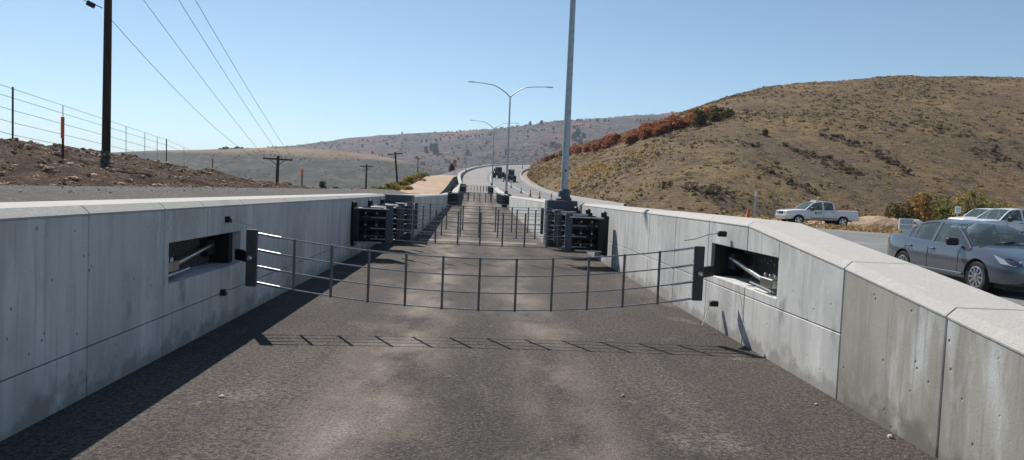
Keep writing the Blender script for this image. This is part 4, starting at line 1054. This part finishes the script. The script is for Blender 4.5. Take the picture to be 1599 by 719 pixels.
    # door seams and handles on the flanks
    for sg in (-1, 1):
        for x in P['seams']:
            m = MB(); m.box((x, sg * (P['w'] + .0005), (P['zb'] + P['zbelt']) / 2 + .02), (.012, .004, (P['zbelt'] - P['zb']) * .68)); m.build('door_seam', 'black', root)
        for x in P['handles']:
            m = MB(); m.box((x, sg * (P['w'] + .005), P['zbelt'] - .13), (.2, .04, .035)); m.build('door_handle', P.get('hmat', P['paint']), root, bevel=.012)
        m = MB(); m.box((0 + P['skx'], sg * (P['w'] - .0), P['zb'] + .14), (P['skl'], .03, .05)); m.build('side_trim', P.get('skmat', 'black'), root, bevel=.01)
def sedan(loc, rz, label):
    e = empty('sedan', loc, label, 'car', None, rz)
    P = dict(L=4.54, w=.875, zb=.2, r=.32, ar=.37, sh=.93, paint='grey_paint', spokes=10, wheels=(1.36, -1.28),
        stations=[(2.27, .45, .30, .60, .0), (2.22, .62, .24, .68, .01), (2.08, .74, .2, .745, .02), (1.8, .83, .2, .81, .03), (1.4, .872, .2, .88, .04), (1.0, .875, .2, .93, .045), (.6, .875, .2, .94, .0), (0, .875, .2, .95, 0), (-.7, .875, .2, .97, 0), (-1.3, .87, .2, 1.0, 0), (-1.7, .85, .2, 1.03, .03), (-2.0, .81, .22, 1.03, .03), (-2.2, .72, .28, 1.0, .02), (-2.27, .6, .36, .92, 0)],
        arc=[(1.12, .95), (.72, 1.2), (.35, 1.37), (0, 1.44), (-.4, 1.46), (-.75, 1.435), (-1.05, 1.35), (-1.35, 1.2), (-1.68, 1.04)], zbelt=.93, zroof=1.46, bslope=.03, hb=.81, hr=.56,
        xa=.28, xc=-1.0, xq=-1.2, pillars=[(-.28, .07), (.72, .0), (-1.0, .035)], seats=(-.05, -.95), mx=.72, seams=(.78, -.3, -1.18), handles=(-.14, -1.02), skx=0, skl=1.9)
    P['skmat'] = 'grey_paint'
    vehicle(P, e)
    for sg in (-1, 1):
        m = MB(); m.prism([(1.98, sg * .79, .64), (2.17, sg * .62, .60), (2.24, sg * .45, .63), (2.2, sg * .48, .73), (2.0, sg * .68, .79), (1.78, sg * .80, .8)], (.02, sg * .03, .02)); m.build('headlight', 'lamp', e)
        m = MB(); m.box((2.13, sg * .55, .38), (.14, .2, .1)); m.build('fog_lamp', 'lamp', e, bevel=.02)
        m = MB(); m.box((-2.16, sg * .66, .88), (.12, .1, .13), Matrix.Rotation(-sg * .5, 3, 'Z')); m.build('tail_light', 'red_lens', e, bevel=.02)
        m = MB(); m.lathe([(.02, 0), (.018, .01)], (.98, sg * .87, .7), 8, 'y'); m.build('side_marker', 'amber', e)
    m = MB(); m.box((2.26, 0, .43), (.06, .9, .16)); m.build('grille', 'black', e, bevel=.02)
    m = MB(); m.tube([(1.1, -.3, .985), (.98, .2, 1.05)], .01, 5); m.tube([(1.12, .2, .98), (1.02, .6, 1.03)], .01, 5); m.build('wiper', 'black', e)
    return e
def pickup(loc, rz, label, extras=None):
    e = empty('pickup_truck', loc, label, 'pickup truck', None, rz)
    P = dict(L=5.8, w=1.0, zb=.5, r=.4, ar=.48, sh=.95, paint='white_paint', spokes=5, wheels=(1.95, -1.62),
        stations=[(2.92, .78, .55, .85, 0), (2.88, .88, .48, 1.08, .01), (2.7, .95, .48, 1.14, .03), (2.3, .985, .48, 1.19, .05), (1.8, 1.0, .48, 1.22, .06), (1.3, 1.0, .48, 1.25, .03), (.7, 1.0, .48, 1.26, 0), (0, 1.0, .48, 1.26, 0), (-.9, 1.0, .48, 1.27, 0), (-1.6, 1.0, .5, 1.28, 0), (-2.4, 1.0, .5, 1.29, 0), (-2.8, .98, .52, 1.3, 0), (-2.88, .95, .56, 1.28, 0)],
        arc=[(1.45, 1.26), (1.05, 1.58), (.7, 1.82), (.3, 1.91), (-.2, 1.94), (-.6, 1.92), (-.88, 1.87), (-.98, 1.6), (-1.04, 1.28)], zbelt=1.24, zroof=1.94, bslope=.005, hb=.93, hr=.7,
        xa=.62, xc=-.93, xq=-.84, pillars=[(-.02, .08)], seats=(.2, -.6), mx=.95, mh=.26, seams=(1.0, -.02, -.84, -1.03), handles=(.14, -.72), skx=-.05, skl=2.1, bed=(-2.8, -1.12, .85))
    P['hmat'] = 'black'
    vehicle(P, e)
    m = MB(); m.box((2.9, 0, .66), (.16, 1.78, .24)); m.build('front_bumper', 'chrome', e, bevel=.05)
    m = MB(); m.box((-2.95, 0, .62), (.16, 1.8, .18)); m.build('rear_bumper', 'chrome', e, bevel=.03)
    m = MB(); m.box((2.9, 0, .96), (.06, .8, .24)); m.build('grille', 'black', e, bevel=.02)
    for sg in (-1, 1):
        m = MB(); m.box((2.86, sg * .68, .98), (.14, .32, .22), Matrix.Rotation(sg * .25, 3, 'Z')); m.build('headlight', 'lamp', e, bevel=.03)
        m = MB(); m.box((-2.87, sg * .92, 1.05), (.08, .12, .34)); m.build('tail_light', 'red_lens', e, bevel=.02)
    return e
P0 = at(1525, 452, 15.6)
sd = sedan((10.24 + .875, 14.7 + 1.36, .0), R(-90), 'dark grey sedan driving past just beyond the right wall')
pk = pickup((26.1, 56, -.02), R(184), 'white crew cab pickup parked side on below the hill, orange gear in its bed')
m = MB(); m.box((.2, 0, 1.98), (.3, .9, .08)); m.build('light_bar', 'lamp', pk, bevel=.02)
# door mark of the pickup
m = MB(); m.box((.62, 1.003, 1.02), (.14, .006, .16)); m.build('door_emblem', 'green_mark', pk); m = MB()
for k in range(2): m.box((.32, 1.003, 1.06 - k * .08), (.34, .006, .035))
m.build('door_lettering', 'green_mark', pk)
# gear in the bed rests there: its own things
gm = empty('safety_barrier', (0, 0, 0), 'orange plastic barriers lying in the bed of the side on pickup', 'barrier')
for k in range(3):
    m = MB(); m.box((-1.6, -.5 + .5 * k, 1.16 + .05 * k), (1.2, .08, .26)); m.build('barrier_panel', 'faded_orange', gm, bevel=.02)
m = MB(); m.box((-2.4, 0, 1.17), (.4, 1.2, .26)); m.build('crate', 'faded_orange', gm, bevel=.02)
gm.location = pk.location; gm.rotation_euler = pk.rotation_euler
pk2 = pickup((30.0, 40.5, -.02), R(186), 'white pickup with a black rack, parked nearest behind the grey sedan')
m = MB()
for x in (-1.25, -2.6):
    for sg in (-1, 1): m.tube([(x, sg * .88, 1.2), (x, sg * .88, 2.0)], .035, 6)
    m.tube([(x, -.88, 2.0), (x, .88, 2.0)], .035, 6)
for sg in (-1, 1): m.tube([(-1.25, sg * .88, 2.0), (-2.6, sg * .88, 2.0)], .035, 6); m.tube([(-1.25, sg * .88, 1.65), (-2.6, sg * .88, 1.65)], .025, 6)
m.build('bed_rack', 'black', pk2)
m = MB(); m.box((-1.9, 0, 1.45), (1.2, 1.4, .5)); m.build('tool_box', 'black', pk2, bevel=.03)
pk3 = pickup((36.6, 51.5, -.02), R(196), 'white pickup half hidden behind the nearest parked pickup')

# dark construction machines far up the road
def machine(D, s, rz, label, body):
    e = empty('construction_machine', (cen(D) + s, D, zr(D)), label, 'machine', None, rz)
    m = MB(); m.box((.3, 0, 1.1), (2.6, 1.3, .8)); m.build('engine_cover', body, e, bevel=.1)
    m = MB()
    for x in (-.9, .1):
        for y in (-.6, .6): m.box((x, y, 2.1), (.09, .09, 1.3))
    m.box((-.4, 0, 2.78), (1.3, 1.45, .1)); m.build('cab_frame', 'black', e)
    m = MB(); m.box((-.4, 0, 2.1), (.94, 1.15, 1.1)); m.build('cab_glass', 'black', e)
    for x, r_ in ((-1.0, .72), (1.3, .5)):
        for y in (-.85, .85):
            m = MB(); m.lathe([(r_ * .5, -.2), (r_, -.18), (r_, .18), (r_ * .5, .2)], (x, y, r_), 18, 'y'); m.build('wheel', 'rubber', e, smooth=True)
    m = MB(); m.tube([(1.2, .5, 1.3), (2.3, .5, 1.0), (2.7, .5, .5)], .1, 6); m.tube([(1.2, -.5, 1.3), (2.3, -.5, 1.0), (2.7, -.5, .5)], .1, 6); m.build('lift_arm', 'black', e)
    m = MB(); m.prism([(2.6, -1.1, .15), (3.3, -1.1, .15), (3.0, -1.1, .5), (2.7, -1.1, .9)], (0, 2.2, 0)); m.build('bucket', 'black', e)
    m = MB(); m.tube([(-1.6, 0, 1.0), (-2.4, 0, 2.4), (-3.1, 0, 1.2)], .13, 6); m.build('digger_arm', body, e)
    return e
machine(185, 6.6, R(-60), 'dark wheeled loader, left of two far up the climbing road', 'black')
machine(172, 9.0, R(-100), 'dark brown wheeled loader, right of two far up the climbing road', 'rust_post')

# ---------------------------------------------------------------- haze
m = MB(); m.box((0, 3300, 140), (12400, 7900, 300)); hz = m.build('haze', 'glass'); hz['kind'] = 'stuff'; tag(hz, 'thin blue haze in the air over the valley', 'haze')
hm = bpy.data.materials.new('haze'); hm.use_nodes = True; nt = hm.node_tree
for n_ in list(nt.nodes): nt.nodes.remove(n_)
out = nt.nodes.new('ShaderNodeOutputMaterial'); pvn = nt.nodes.new('ShaderNodeVolumePrincipled')
pvn.inputs['Color'].default_value = (.72, .82, 1, 1); pvn.inputs['Density'].default_value = .00012; pvn.inputs['Anisotropy'].default_value = .2
nt.links.new(pvn.outputs[0], out.inputs['Volume']); hz.data.materials.clear(); hz.data.materials.append(hm)
hz.display_type = 'WIRE'

# ---------------------------------------------------------------- light
w = bpy.data.worlds.new('World'); scene.world = w; w.use_nodes = True; nt = w.node_tree
bg = nt.nodes['Background']; sky = nt.nodes.new('ShaderNodeTexSky'); sky.sky_type = 'NISHITA'; sky.sun_disc = False
SE, SA = 47, -26
sky.sun_elevation = R(SE); sky.sun_rotation = R(SA); sky.altitude = 2000; sky.air_density = 1.0; sky.dust_density = 1.3; sky.ozone_density = 1.5
tn = nt.nodes.new('ShaderNodeMix'); tn.data_type = 'RGBA'; tn.blend_type = 'MULTIPLY'; tn.inputs[0].default_value = 1; tn.inputs[7].default_value = (.93, 1.04, 1.0, 1)
nt.links.new(sky.outputs[0], tn.inputs[6]); nt.links.new(tn.outputs[2], bg.inputs[0]); bg.inputs[1].default_value = .088
sl = bpy.data.lights.new('sun', 'SUN'); sl.energy = 5.0; sl.angle = R(.5); sl.color = (1, .95, .88)
so = bpy.data.objects.new('sun', sl); col.objects.link(so)
d = Vector((math.sin(R(SA)) * math.cos(R(SE)), math.cos(R(SA)) * math.cos(R(SE)), math.sin(R(SE))))
so.rotation_euler = d.to_track_quat('Z', 'Y').to_euler(); so.location = (0, 0, 60)
vs_ = scene.view_settings; vs_.view_transform = 'Standard'; vs_.look = 'None'; vs_.gamma = 1; vs_.exposure = .35
scene.render.engine = 'CYCLES'
